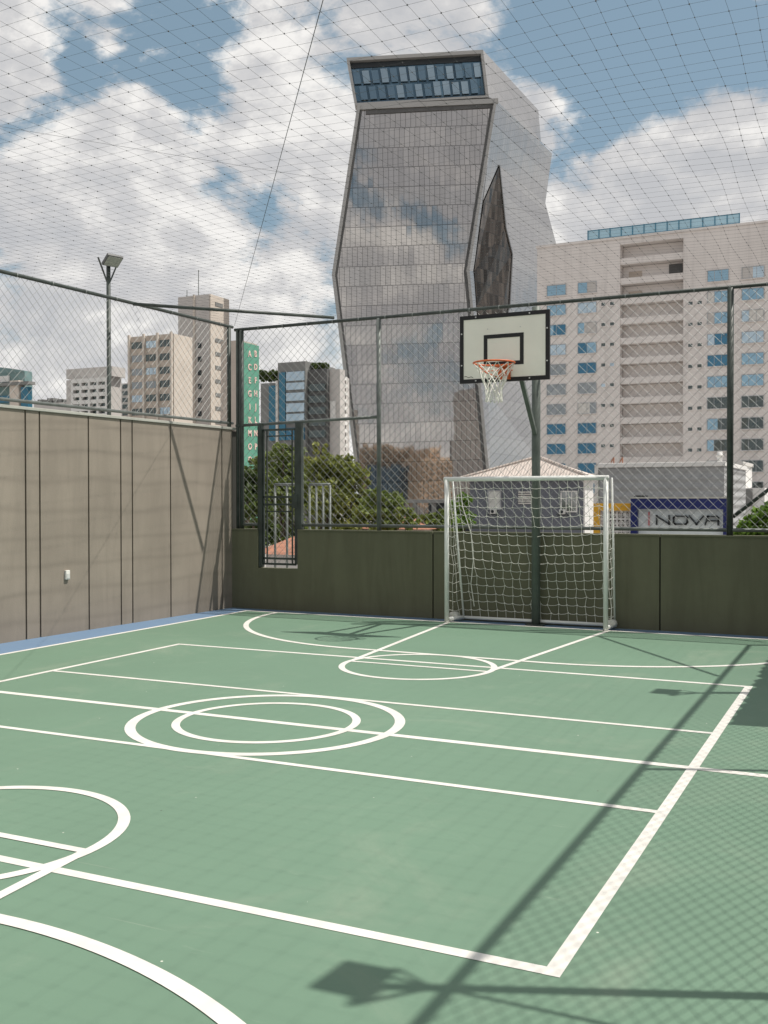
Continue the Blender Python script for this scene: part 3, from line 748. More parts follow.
# ------------------------------------------------------------------ pale office block behind the hoop
Yb = 150
t = thing('office_block', 'wide pale pink concrete block with blue windows and recessed balconies', 'building', (-30, Yb, -4))
X = lambda px: onY(px, 400, Yb).x
ztop = 39.4; x0, x1 = X(537), X(537)+62
rx0, rx1 = X(619.8), X(683)
m = MB()
m.box((x0, Yb, -4), (rx0, Yb+26, ztop)); m.box((rx1, Yb, -4), (x1, Yb+26, ztop)); m.box((rx0, Yb+2.0, -4), (rx1, Yb+26, ztop))
def zpx(px, py): return onY(px, py, Yb).z
tops = [zpx(650, py) for py in (241.5, 258, 277)]
zrow = lambda k: zpx(650, 241.5)-k*((zpx(650, 241.5)-zpx(650, 443))/10.0)
st = zrow(0)-zrow(1)
m.box((rx0, Yb+.02, zrow(0)), (rx1, Yb+1.99, ztop-.02))
for k in range(0, 11): m.box((rx0+.01, Yb+.15, zrow(k+1)), (rx1-.01, Yb+1.99, zrow(k+1)+st*.32))
m.box((rx0, Yb+.02, -4), (rx1, Yb+1.99, zrow(11)+.01))
m.build('wall', 'conc_pink', t)
m = MB()
for k in range(11): m.box((rx0+.05, Yb+1.85, zrow(k+1)+st*.32), (rx1-.05, Yb+1.97, zrow(k)-.05))
m.build('balcony_wall', 'conc_pink_dark', t)
m = MB(); m.box((x0-.15, Yb-.15, ztop+.002), (x1, Yb+26, ztop+.35)); m.build('parapet', 'conc_pink', t)
m = MB(); xx = rx1-.4; m.box((xx-1.9, Yb+1.7, zrow(2)+st*.45), (xx, Yb+1.84, zrow(1)-st*.1)); m.build('louvre', 'conc_dark', t)
for k in (1, 2):
    m = MB(); m.box((rx0+.9, Yb+1.75, zrow(k+1)+st*.38), (rx0+2.8, Yb+1.84, zrow(k+1)+st*.72)); m.build('louvre', 'conc_tan', t)
cols = [(546.8, 566), (577.7, 596.5), (707, 728.5), (741.3, 763.8), (776, 797), (812, 832)]
w0 = zpx(575, 290); pitch = (zpx(556.5, 290.4)-zpx(556.5, 449))/8.0
zc = {}
for ci_, (a, b) in enumerate(cols):
    for k in range(11):
        zz = zpx(556.5, 290.4)-k*pitch
        if zz < 3: continue
        pane = 'pane_blue'
        rr_ = random.random()
        if k == 4 and ci_ in (1, 2): pane = 'pane_deep'
        elif k >= 7 and ci_ < 2: pane = 'pane_deep'  # lower rows: reflected trees painted in as darker panes
        elif k >= 6 and ci_ >= 2: pane = 'pane_dark'
        elif k >= 6: pane = 'pane_grey'
        elif rr_ < .06: pane = 'pane_deep'
        elif rr_ < .3: pane = 'pane_pale'
        elif rr_ < .42: pane = 'pane_grey'
        wo = window(t, X(a), X(b), zz-.82, zz+.82, Yb, 2 if ci_ < 2 else 3, pane, fr_=.07)
        if random.random() < .3:
            xa_, xb_ = X(a)+.08, X(b)-.08; q_ = random.choice([.33, .5, .66]); fl_ = random.random() < .5
            mc = MB(); mc.box((xa_ if fl_ else xb_-(xb_-xa_)*q_, Yb-.055, zz-.76), (xa_+(xb_-xa_)*q_ if fl_ else xb_, Yb-.043, zz+.76)); mc.build('blind', random.choice(['frame_white', 'pane_blue', 'pane_deep', 'conc_grey']), wo)
        ms_ = MB(); ms_.box((X(a)-.08, Yb-.2, zz-.9), (X(b)+.08, Yb-.006, zz-.83)); ms_.build('sill', 'conc_pink_dark', wo)
for px in (603.3, 612, 690.3, 699.5):
    for k in range(1, 10):
        zz = zpx(556.5, 290.4)-k*pitch+.35-(.9 if px > 650 else 0)
        a, b = MB(), MB(); x = X(px); win_mesh(a, b, x-.42, x+.42, zz-.4, zz+.3, Yb, 1, .12, .1)
        o = a.build('vent_window', 'conc_pink_dark', t); b.build('pane', 'pane_dark' if random.random() < .75 else 'pane_pale', o)
gY = Yb+5
m = MB(); ga, gb = onY(588, 240, gY), onY(739.5, 225, gY); gzt = onY(588, 231, gY).z
m.box((ga.x, gY, ztop), (gb.x, gY+.2, gzt)); m.box((ga.x, gY+.21, ztop), (ga.x+.2, gY+9, gzt)); rg = m.build('roof_screen', 'rail_glass', t)
m = MB()
nn = 13
for k in range(nn+1):
    x = ga.x+(gb.x-ga.x)*k/nn; m.box((x-.07, gY-.12, ztop), (x+.07, gY-.003, gzt+.05))
for z in (gzt-.02, ztop+(gzt-ztop)*.55): m.box((ga.x, gY-.1, z-.05), (gb.x, gY-.005, z+.05))
m.build('screen_frame', 'teal_glass', rg)

# ------------------------------------------------------------------ grey house with pale tiled hip roof
Yh = 33
hx = lambda px: onY(px, 500, Yh).x
hz = lambda py, px=530: onY(px, py, Yh).z
t = thing('grey_house', 'small grey house with a pale tiled hip roof behind the goal', 'house', (hx(530), Yh, -4))
zE = hz(477)
a, b = hx(470), hx(583.5)
dh = onX(592, 500, b).y-Yh
m = MB(); m.box((a, Yh, -4), (b, Yh+dh, zE)); wl = m.build('wall', 'house_grey', t)
m = MB(); m.box((b+.004, Yh-.02, -4), (b+.05, Yh+dh-.01, zE-.02)); m.build('side_wall', 'white_wall', t)  # sunlit flank, its brightness put into a white colour beside the grey front
ap = onY(537.5, 457, Yh+dh/2); z0 = zE
c4 = [Vector((a-.25, Yh-.25, z0)), Vector((b+.25, Yh-.25, z0)), Vector((b+.25, Yh+dh+.25, z0)), Vector((a-.25, Yh+dh+.25, z0))]
m = MB(); m.quad(*[p-Vector((0, 0, .08)) for p in reversed(c4)])
for k in range(4):
    p, q = c4[k], c4[(k+1) % 4]; m.quad(p, q, ap); m.quad(p-Vector((0, 0, .08)), q-Vector((0, 0, .08)), q, p)
rf = m.build('roof', 'roof_tile', t)
m = MB()
for p in c4[:2]: m.tube([p, ap+Vector((0, 0, .02))], .05, 6)
m.build('ridge_tiles', 'roof_tile', rf)
window(t, hx(488), hx(501.5), hz(510), hz(490), Yh, 1, 'ac_white', 'louvre', .04, .06)
window(t, hx(561), hx(577.5), hz(512), hz(491), Yh, 3, 'pane_grey', 'white_wall', .035, .06, True)
m = MB()
for k in range(6): z = hz(504)+k*.075; m.box((hx(518.5), Yh-.04, z), (hx(531.5), Yh-.003, z+.045))
m.build('vent', 'frame_white', t)
for px in (494, 563):
    m = MB(); x = hx(px); z = hz(514); m.box((x-.09, Yh-.16, z), (x+.1, Yh-.003, z+.16)); ac = m.build('air_conditioner', 'ac_white', t, bevel=.01)
    m = MB(); m.tube([(x, Yh-.165, z+.08), (x, Yh-.159, z+.08)], .055, 12); m.build('fan', 'letter_black', ac)
    m = MB(); m.box((x-.2, Yh-.1, z-.03), (x+.2, Yh-.004, z-.005)); m.build('bracket', 'letter_black', ac)

# ------------------------------------------------------------------ grey shed, yellow wall and blue shop sign
Ys = 46
sx = lambda px: onY(px, 500, Ys).x
sz = lambda py, px=660: onY(px, py, Ys).z
t = thing('metal_shed', 'long grey sheet-clad shed with a pale gutter behind the shop sign', 'shed', (sx(660), Ys, -4))
m = MB(); m.box((sx(599), Ys, -4), (sx(724), Ys+8, sz(466))); m.build('wall', 'sheet_grey', t)
m = MB(); m.box((sx(598), Ys-.12, sz(467)), (sx(725.5), Ys+8.1, sz(462.5))); m.build('gutter', 'white_wall', t, bevel=.02)
m = MB(); m.box((sx(595), Ys-.1, -4), (sx(598.5), Ys+.1, sz(464))); m.build('downpipe', 'frame_white', t)
for px in (602, 611):
    m = MB(); m.bar((sx(px), Ys+1.5, sz(463)), (sx(px+4), Ys+1.5, sz(455)), .05); m.bar((sx(px+4), Ys+1.5, sz(455)), (sx(px+4), Ys+1.5, sz(463)), .05); m.build('roof_bracket', 'rust_roof', t)
t = thing('roof_vent', 'small white roof vent standing on the grey shed', 'vent', (sx(717), Ys+1, sz(463)))
m = MB(); m.tube([(sx(716.5), Ys+1, sz(463)), (sx(716.5), Ys+1, sz(452))], .11, 10); m.build('duct', 'white_wall', t, True)
m = MB(); m.tube([(sx(716.5), Ys+1, sz(457)), (sx(716.5), Ys+1, sz(455))], .15, 10); m.build('cap', 'frame_white', t, True)
Yn = 40
nx = lambda px: onY(px, 515, Yn).x
nz_ = lambda py, px=680: onY(px, py, Yn).z
t = thing('shop_sign', 'blue-framed shop front sign reading INOVA beside the yellow wall', 'sign', (nx(680), Yn, -4))
m = MB(); xa, xb, za, zb = nx(632), nx(729), -4, nz_(498.5)
m.box((xa, Yn-.25, nz_(509)), (xb, Yn+.4, zb)); m.box((xa, Yn-.25, za), (nx(638.5), Yn+.4, nz_(509)-.001)); m.box((nx(724), Yn-.25, za), (xb, Yn+.4, nz_(509)-.001))
m.build('blue_frame', 'blue_paint', t)
m = MB(); m.box((xa-.02, Yn-.28, zb+.001), (xb+.02, Yn+.42, zb+.06)); m.build('frame_cap', 'coping_pale', t)
m = MB(); m.box((nx(638.5), Yn, -4), (nx(724), Yn+.2, nz_(509))); m.build('sign_panel', 'sign_face', t)
# lettering built from strokes
def letters(strokes, Y, xf, zf, thk, mat, name, parent, dep=.05):
    m = MB()
    for pts in strokes:
        Pn = [Vector((xf(u), Y, zf(v))) for u, v in pts]
        for p, q in zip(Pn, Pn[1:]):
            d_ = (q-p).normalized(); e = d_*thk*.45
            m.bar(p-e*.5, q+e*.5, dep+random.random()*.004, thk, (0, 1, 0) if abs(d_.y) < .1 else (0, 0, 1))
    return m.build(name, mat, parent)
zf = lambda v: nz_(529.5-12.5*v/1.0)
def lx(p0, p1): return lambda u: nx(p0+(p1-p0)*u)
Yl = Yn-.03
th = .185
zf2 = lambda v: nz_(524-(524-516.2)*v)
for nm, p0, p1, st_ in (('N', 657, 669.5, [[(0, 0), (0, 1)], [(0, 1), (1, 0)], [(1, 0), (1, 1)]]),
                        ('O', 674, 687.5, [[(.12, 0), (0, .2), (0, .8), (.12, 1), (.88, 1), (1, .8), (1, .2), (.88, 0), (.12, 0)]]),
                        ('V', 690, 703.5, [[(0, 1), (.5, 0)], [(.5, 0), (1, 1)]]),
                        ('A', 705.5, 718.5, [[(0, 0), (.2, 1), (.85, 1), (1, .8), (1, 0)], [(.15, .45), (1, .45)]])):
    letters(st_, Yl, lx(p0, p1), zf2, th, 'letter_black', 'letter', t)
zf3 = lambda v: nz_(525-(525-512.5)*v)
letters([[(.5, 0), (.5, .6)], [(.5, .8), (.5, .97)]], Yl, lx(647, 651.5), zf3, .13, 'letter_red', 'letter', t)
t = thing('lattice_wall', 'yellow-framed wall of white breeze blocks beside the blue shop sign', 'wall', (nx(612), Yn+.5, -4))
Yw = Yn+.3
m = MB(); m.box((nx(592), Yw-.12, nz_(511)), (nx(631.8), Yw+.2, nz_(503.5))); m.box((nx(592), Yw-.12, -4), (nx(598.5), Yw+.2, nz_(511)-.001)); m.build('yellow_frame', 'yellow_paint', t)
m = MB(); bx0, bx1 = nx(598.5), nx(631.8); bs = (bx1-bx0)/4; z = nz_(511)-.002
while z > -3.9:
    for k in range(4):
        x = bx0+k*bs; th_ = .035
        m.box((x, Yw, z-bs), (x+bs, Yw+.1, z-bs+th_)); m.box((x, Yw, z-th_), (x+bs, Yw+.1, z)); m.box((x, Yw+.003, z-bs+th_), (x+th_, Yw+.097, z-th_)); m.box((x+bs-th_, Yw+.003, z-bs+th_), (x+bs, Yw+.097, z-th_))
        cx_, cz_ = x+bs/2, z-bs/2
        m.box((cx_-.02, Yw+.012, z-bs+th_), (cx_+.02, Yw+.09, z-th_)); m.box((x+th_, Yw+.015, cz_-.02), (x+bs-th_, Yw+.087, cz_+.02))
        m.tube([(cx_+.10*math.cos(a*math.pi/4), Yw+.05, cz_+.10*math.sin(a*math.pi/4)) for a in range(9)], .02, 5, False)
    z -= bs
m.build('breeze_blocks', 'white_wall', t)
m = MB(); m.box((bx0, Yw+.5, -4), (bx1, Yw+.6, nz_(511))); m.build('backing', 'conc_dark', t)
m = MB(); m.box((sx(640), Ys-1.2, sz(502)), (sx(651), Ys-.7, sz(495.5))); m.bar((sx(645), Ys-1, sz(502)), (sx(645), Ys-1, -4), .1)
tag(m.build('junction_box', 'letter_black'), 'small black box on a post above the blue sign frame', 'box')
# white annex at the right
Yx = 60
ax = lambda px: onY(px, 500, Yx).x
az = lambda py: onY(735, py, Yx).z
t = thing('white_annex', 'narrow white building with tall slot openings right of the shed', 'building', (ax(740), Yx, -4))
m = MB(); m.box((ax(733), Yx, -4), (ax(742), Yx+5, az(463))); m.box((ax(742), Yx+.3, -4), (ax(764), Yx+5, az(488))); m.build('wall', 'white_wall', t)
m = MB(); m.box((ax(738), Yx-.02, az(505)), (ax(741), Yx-.003, az(478))); m.build('slot', 'conc_mid', t)
m = MB(); m.box((ax(743), Yx+.24, az(506)), (ax(752), Yx+.297, az(489))); m.build('shutter', 'conc_mid', t)
m = MB(); m.box((ax(732.5), Yx-.15, az(465)), (ax(743.5), Yx+5, az(461.5))); m.build('coping', 'frame_white', t)

# ------------------------------------------------------------------ blocks to the left
def block(name, label, cat, Yf, pl, pc, pr, ytop, mf, ms=None, base=-4):
    """street-grid box: front between px pl..pc facing the court, flank from pc to pr"""
    a, b = onY(pl, 420, Yf).x, onY(pc, 420, Yf).x
    y1 = onX(pr, 420, b).y; zt_ = onY(pc, ytop, Yf).z
    t = thing(name, label, cat, (b, Yf, base))
    m = MB(); m.box((a, Yf, base), (b, y1, zt_))
    t['x0'] = a; t['x1'] = b
    m.build('wall', mf, t)
    return t, a, b, y1, zt_
# beige block with piers
Yq = 185
t, a, b, y1, zt_ = block('apartment_block', 'beige block with three columns of ribbon windows left of the plain stair tower', 'building', Yq, 129, 172.5, 192, 333.5, 'conc_tan')
m = MB(); m.box((b+.01, Yq+.15, -4), (b+.35, y1-.2, zt_+.01)); m.build('flank_wall', 'conc_cream', t)
qx = lambda px: onY(px, 380, Yq).x
qz = lambda py, px=150: onY(px, py, Yq).z
m = MB()
for px in (130, 144.5, 158.3, 172): m.box((qx(px)-.25, Yq-.5, -4), (qx(px)+.25, Yq-.002, zt_+.4))
m.build('pier', 'conc_cream', t)
fz0 = qz(344.5); fp = (qz(344.5)-qz(411.5))/5
m = MB()
for k in range(7):
    z = fz0-k*fp
    for pa, pb in ((131.5, 143.3), (145.8, 157.2), (159.5, 171)):
        window(t, qx(pa), qx(pb), z-.85, z+.85, Yq, 3, random.choice(['pane_dark', 'pane_dark', 'pane_dark', 'pane_grey', 'pane_pale']), 'conc_tan', .08, .1)
t, a, b, y1, zt_ = block('stair_tower', 'tall plain concrete tower with small openings behind the beige block', 'building', 205, 178.5, 209.5, 229, 294, 'conc_grey')
m = MB(); m.box((b+.01, 205.15, -4), (b+.3, y1-.2, zt_+.02)); m.build('flank_wall', 'conc_cream', t)
m = MB(); xx = onY(194.5, 330, 205).x; m.box((xx-.25, 204.7, -4), (xx+.25, 204.99, zt_+.2)); m.build('expansion_rib', 'conc_cream', t)
for k in range(8):
    yy = (205+y1)/2-.5; z = onX(216, 304.5 if k == 0 else 340.5+(k-1)*13.6, b).z
    m = MB(); m.box((b+.3, yy-1.6, z-.45), (b+.42, yy+1.6, z+.45)); m.build('vent_window', 'conc_mid', t)
    z = onY(194, 346+k*13.6, 205).z; xx = onY(197, 346, 205).x+.8
    if k < 6: m = MB(); m.box((xx-.5, 204.85, z-.6), (xx+.5, 204.995, z+.6)); m.build('small_window', 'letter_black', t)
for px, py in ((187, 290), (198.5, 270)):
    m = MB(); p = onY(px, 296, 207); q = onY(px, py, 207); m.tube([p-Vector((0, 0, .6)), q], .09, 6); m.build('antenna', 'grey_steel', t)
t, a, b, y1, zt_ = block('pink_block', 'pinkish building with a green alphabet sign on its flank', 'building', 120, 221, 240.3, 256.8, 340, 'conc_warm')
m = MB(); zS = onX(241.5, 338, b+.4).z
m.box((b+.01, 120.1, onX(242, 520, b).z), (b+.4, y1, zt_-.3)); gs = m.build('sign_panel', 'sign_green', t)
ws = y1-120.1
def text_mesh(ch, size, loc, rot, mat, parent, name='letter'):
    cu = bpy.data.curves.new(name, 'FONT'); cu.body = ch; cu.size = size; cu.extrude = .03; cu.align_x = 'CENTER'; cu.align_y = 'CENTER'
    cu.offset = .03
    tmp = bpy.data.objects.new(name, cu); COL.objects.link(tmp)
    me = bpy.data.meshes.new_from_object(tmp); bpy.data.objects.remove(tmp)
    me.materials.clear(); me.materials.append(MATS[mat])
    o = bpy.data.objects.new(name, me); COL.objects.link(o); o.parent = parent
    o.location = Vector(loc)-parent_world(parent); o.rotation_euler = rot
    return o
for col, word in ((.40, 'ACEGIKMOQ'), (.77, 'BDFHJLNPR')):
    for k, ch in enumerate(word):
        py = 353.5+k*13.3
        yy = 120.1+ws*col; z = onX(240.5+15.8*col, py, b+.4).z
        text_mesh(ch, 1.2, (b+.44, yy, z), (R(90), 0, R(90)), 'letter_pink', gs)
# grey grid block and its neighbours
t, a, b, y1, zt_ = block('grid_block', 'grey block with a grid of deep square windows beside the lamp mast', 'building', 210, 71, 107.5, 121.5, 376, 'conc_grey')
m = MB(); fa, fb = onY(73, 400, 209).x, onY(107, 400, 209).x
m = MB()
for k in range(5):
    x = fa+(fb-fa)*k/4; m.box((x-.35, 208.6, -4), (x+.35, 209.99, onY(90, 379.5, 209).z))
for k in range(8):
    z = onY(90, 380.5+k*7.1, 209).z; m.box((fa, 208.62, z-.5), (fb, 209.985, z+.5))
m.build('facade_grid', 'white_wall', t)
for k in range(6):
    for c_ in range(4):
        x = fa+(fb-fa)*(c_+.5)/4; z = onY(90, 384+k*7.1, 209).z
        m = MB(); m.box((x-.75, 209.5, z-.5), (x+.75, 209.98, z+.5)); m.build('window', 'pane_dark', t)
p, q = onY(76, 371, 214), onY(121.5, 371, 214)
m = MB(); m.box((p.x, 210.3, zt_+.002), (q.x, y1, p.z)); m.build('plant_room', 'conc_grey', t)
t, a, b, y1, zt_ = block('slim_block', 'slim grey block squeezed between the grid block and beige block', 'building', 235, 121, 131, 134, 383, 'conc_grey')
for k in range(6):
    z = onY(126, 386.5+k*6.7, 235).z; m = MB(); m.box((a+.6, 234.9, z-.6), (b-.8, 234.99, z+.6)); m.build('window', 'pane_dark', t)
t, a, b, y1, zt_ = block('slim_block', 'pale slab end standing left of the grid block', 'building', 225, 66.5, 71.5, 74, 380, 'conc_grey')
t, a, b, y1, zt_ = block('teal_building', 'teal-clad building with a curved roof at the edge of the view', 'building', 140, -30, 25, 32.5, 372, 'teal_wall')
nseg = 12; m = MB(); pr_ = [(a, 139.9, zt_+.01)]
for k in range(nseg+1):
    u = k/nseg; pr_.append((a+(b-a)*u, 139.9, zt_+1.5*math.sin(math.pi*(u*.55+.4))))
pr_.append((b, 139.9, zt_+.01)); m.prism(pr_, (0, y1-140, 0)); m.build('curved_roof', 'teal_wall', t, fixn=True)
tx = lambda px: onY(px, 390, 140).x; tz = lambda py: onY(20, py, 140).z
m = MB(); m.box((a, 138.3, tz(386)), (tx(35.5), 139.99, tz(383))); m.build('canopy', 'conc_mid', t)
m = MB(); m.box((tx(14.5), 138.8, -4), (tx(23.5), 139.98, tz(381))); m.build('pier', 'conc_cream', t)
m = MB(); m.box((a, 139.6, tz(402)), (tx(14), 139.98, tz(395))); m.build('window_band', 'teal_glass', t)
m = MB(); m.box((tx(25), 139.0, -4), (tx(32), 139.98, tz(388))); m.build('window_band', 'teal_glass', t)
m = MB(); m.box((a, 139.7, tz(381)), (tx(10), 139.98, tz(375))); m.build('panel', 'white_wall', t)
t, a, b, y1, zt_ = block('low_block', 'low distant rooftops between the teal building and grid block', 'building', 260, 34, 68, 72, 402, 'conc_grey')
m = MB()
for k in range(7):
    x = a+(b-a)*(k+.3)/7; m.box((x, 261, zt_+.002), (x+2.6, 264, zt_+random.uniform(.6, 2.2)))
m.build('rooftop_units', 'conc_mid', t)

# dark modern block with roof gardens
Yd = 170
dx_ = lambda px: onY(px, 420, Yd).x
dz_ = lambda py, px=292: onY(px, py, Yd).z
t = thing('modern_block', 'dark modern block with roof gardens and pale glass left of the tower', 'building', (dx_(292), Yd, -4))
m = MB(); m.box((dx_(278), Yd, -4), (dx_(305.5), Yd+12, dz_(362))); m.build('main_frame', 'conc_mid', t)
m = MB(); m.box((dx_(258), Yd+1, -4), (dx_(278)-.01, Yd+20, dz_(381))); m.build('side_wing', 'conc_mid', t)
m = MB(); m.box((dx_(305.5)+.01, Yd+1, -4), (dx_(324.5), Yd+4, dz_(370))); m.build('side_wing', 'conc_dark', t)
m = MB(); m.box((dx_(324.5)+.01, Yd+2, -4), (dx_(335), Yd+4, dz_(370.5))); m.build('pale_wing', 'conc_grey', t)
for pa, pb, pt, pbm, mat in ((287, 305, 372, 381, 'pane_pale'), (287, 305, 383, 390, 'pane_pale'), (287, 305, 393, 401, 'pane_pale'), (287, 305, 403.5, 412, 'pane_pale'), (287, 305, 414, 424, 'pane_pale'), (287, 305, 428, 440, 'pane_deep'), (280, 286, 372, 440, 'teal_glass')):
    m = MB(); m.box((dx_(pa), Yd-.3, dz_(pbm)), (dx_(pb), Yd-.005, dz_(pt))); m.build('window_band', mat, t)
for pa, pb in ((267, 274),): m = MB(); m.box((dx_(pa), Yd+.7, dz_(440)), (dx_(pb), Yd+.99, dz_(384))); m.build('window_band', 'teal_glass', t)
m = MB(); m.box((dx_(277), Yd-.5, -4), (dx_(279), Yd-.005, dz_(380))); m.build('pale_fin', 'frame_white', t)
for k in range(5):
    m = MB(); m.box((dx_(306.5), Yd+.6, dz_(392+k*11.5)), (dx_(323.5), Yd+.99, dz_(385+k*11.5))); m.build('window_band', 'pane_dark', t)
m = MB(); m.box((dx_(326), Yd+1.7, dz_(420)), (dx_(331), Yd+1.99, dz_(402))); m.build('window_band', 'white_wall', t)
t = thing('white_stair_block', 'thin white block of stacked balconies against the glass tower edge', 'building', (onY(345, 420, 190).x, 190, -4))
sx_ = lambda px: onY(px, 420, 190).x; sz_ = lambda py: onY(342, py, 190).z
m = MB(); m.box((sx_(335.5), 190, -4), (sx_(346), 191.5, sz_(378))); m.build('wall', 'conc_grey', t)
for k in range(13):
    z = sz_(381+k*7.4)
    m = MB(); m.box((sx_(336.5), 188.6, z), (sx_(347.5), 189.99, z+.75)); bl_ = m.build('balcony', 'white_wall', t)
    m = MB(); m.box((sx_(338.5), 189.5, z-.5), (sx_(345.5), 189.98, z-.02)); m.build('opening', 'conc_dark', bl_)

# houses, roofs, carport beyond the wall
t = thing('terracotta_roof_house', 'low house with a rusty tiled roof seen through the gate notch', 'house', (onY(285, 540, 20).x, 20, -4))
p = onY(266, 552, 20); q = onY(309, 551, 20); r1 = onY(287, 534, 21.5)
m = MB(); m.box((p.x, 20, -4), (q.x, 24.5, p.z-.03)); m.build('wall', 'white_wall', t)
m = MB()
e0, e1, e2, e3 = Vector((p.x-.2, 19.7, p.z-.03)), Vector((q.x+.2, 19.7, p.z-.03)), Vector((q.x+.2, 24.8, p.z-.03)), Vector((p.x-.2, 24.8, p.z-.03)); ap = Vector((r1.x, 22.2, r1.z))
for u, v in ((e0, e1), (e1, e2), (e2, e3), (e3, e0)): m.quad(u, v, ap)
m.build('roof', 'rust_roof', t)
t = thing('red_roof_house', 'low house whose red tiled roof shows just above the olive wall', 'house', (onY(400, 530, 26).x, 26, -4))
p = onY(352, 528.5, 26); q = onY(428, 530, 26)
m = MB(); m.box((p.x+.2, 26.2, -4), (q.x-.2, 28, p.z)); m.build('wall', 'conc_warm', t)
m = MB(); zr = p.z+.32; mx_ = (p.x*.55+q.x*.45)
e0, e1, e2, e3 = Vector((p.x, 26, p.z)), Vector((q.x, 26, p.z)), Vector((q.x, 28.2, p.z)), Vector((p.x, 28.2, p.z)); rl, rr_ = Vector((p.x+1.1, 27.1, zr)), Vector((q.x-1.1, 27.1, zr))
for f in ((e0, e1, rr_, rl), (e1, e2, rr_), (e2, e3, rl, rr_), (e3, e0, rl)): m.quad(*f)
m.build('roof', 'rust_roof', t)
Yc = 62
t = thing('carport', 'long dark open-fronted carport below the tower reflections', 'carport', (onY(430, 510, Yc).x, Yc, -4))
cx2 = lambda px: onY(px, 505, Yc).x; cz2 = lambda py: onY(425, py, Yc).z
m = MB(); m.box((cx2(392), Yc, cz2(503)), (cx2(452), Yc+7, cz2(499.5))); m.build('roof_slab', 'conc_mid', t)
m = MB(); m.box((cx2(393), Yc+6, -4), (cx2(451), Yc+6.2, cz2(503))); m.build('back_wall', 'letter_black', t)
for px in (394, 413, 432, 450): m = MB(); m.box((cx2(px)-.12, Yc+.2, -4), (cx2(px)+.12, Yc+.45, cz2(503)-.01)); m.build('column', 'conc_mid', t)
# tubular frames behind the gate
def tube_frame(label, pa, pb, py, n, Yt=14.6):
    a, b = onY(pa, py, Yt), onY(pb, py, Yt)
    t = thing('tube_railing', label, 'railing', (a.x, Yt, -.3))
    m = MB(); m.tube([(a.x, Yt, a.z), (b.x, Yt, a.z)], .022, 8); m.build('top_bar', 'grey_steel', t, True)
    for k in range(n):
        x = a.x+(b.x-a.x)*k/(n-1); m = MB(); m.tube([(x, Yt, -.3), (x, Yt, a.z-.015)], .02, 8); m.build('upright', 'grey_steel', t, True)
tube_frame('grey tubular stair railing directly behind the gate', 275, 299, 484.5, 3)
tube_frame('grey tubular stair railing to the right of the gate post', 309.5, 330, 484.5, 4)
m = MB(); m.box((-9.6, 13.3, -4), (-5, 17.5, -.3)); tag(m.build('stair_landing', 'conc_grey'), 'concrete landing outside the gate carrying the tubular railings', 'landing')

# ------------------------------------------------------------------ trees and shrubs
def leaf_cloud(m, blobs, n, size, seed, upb=.35):
    rn = random.Random(seed)
    tot = sum(b[3]**2 for b in blobs)
    for c_x, c_y, c_z, r_, sq in blobs:
        clumps = []
        for _ in range(max(5, int(n*r_*r_/tot/26))):
            d_ = Vector((rn.gauss(0, 1), rn.gauss(0, 1), rn.gauss(0, 1))).normalized()*r_*(rn.random()**.45)
            clumps.append((Vector((c_x, c_y, c_z))+Vector((d_.x, d_.y, d_.z*sq)), r_*rn.uniform(.13, .27)))
        for cc, cr in clumps:
            for _ in range(26):
                p = cc+Vector((rn.gauss(0, 1), rn.gauss(0, 1), rn.gauss(0, .7)))*cr*.55
                nrm = Vector((rn.gauss(0, 1), rn.gauss(0, 1), rn.gauss(0, 1)+upb)).normalized()
                u = nrm.cross(Vector((rn.gauss(0, 1), rn.gauss(0, 1), rn.gauss(0, 1)))).normalized(); w_ = nrm.cross(u)
                s_ = size*rn.uniform(.6, 1.3)
                m.quad(p-u*s_*.5, p+w_*s_*.26, p+u*s_*.5, p-w_*s_*.26)
def tree(label, px, Y, base, blobs, n, size, mat, seed, trunk=.16, name='leafy_tree', cat='tree', group=None):
    x = onY(px, 500, Y).x
    t = thing(name, label, cat, (x, Y, base), group)
    bl_ = []
    for bpx, bpy_, rpx, dy in blobs:
        c_ = onY(bpx, bpy_, Y+dy); bl_.append((c_.x, c_.y, c_.z, rpx/F*(c_-CAM).dot(fw), .85))
    m = MB(); leaf_cloud(m, bl_, n, size, seed); m.build('crown', mat, t)
    m = MB(); fork = Vector((x, Y, base+(min(b[2] for b in bl_)-base)*.6))
    m.tube([Vector((x, Y, base)), Vector((x+.05, Y, (base+fork.z)/2)), fork], trunk, 8, True, trunk*.7)
    for b in bl_:
        e = Vector(b[:3]); mid = fork.lerp(e, .5)+Vector((0, 0, .15)); m.tube([fork, mid, e+Vector((0, 0, b[3]*.3))], trunk*.5, 6, True, trunk*.12)
    m.build('trunk', 'bark', t, True)
tree('dark green tree rising left of the gate against the pink block', 246, 24, -4, [(247, 492, 18, 0), (240, 510, 17, .5), (256, 508, 15, -.5), (250, 478, 12, 0), (245, 540, 22, .5), (262, 535, 18, 0)], 7500, .15, 'leaf_dark', 1)
tree('olive green tree filling the view behind the gate', 285, 28, -4, [(278, 474, 24, 0), (294, 465, 20, .6), (283, 452, 13, 0), (270, 495, 22, -.6), (300, 498, 26, 0), (266, 460, 13, .3), (256, 470, 13, .4), (280, 530, 26, .8), (306, 540, 22, 0)], 11000, .15, 'leaf_mid', 2)
tree('yellowish olive tree with a pointed top right of the gate', 335, 26, -4, [(320, 449, 9, 0), (314, 462, 12, .2), (324, 467, 19, 0), (340, 472, 20, .5), (354, 480, 16, 0), (330, 500, 24, -.5), (352, 505, 20, .4), (312, 492, 15, 0), (358, 472, 9, 0), (340, 530, 26, 0)], 12000, .14, 'leaf_olive', 3)
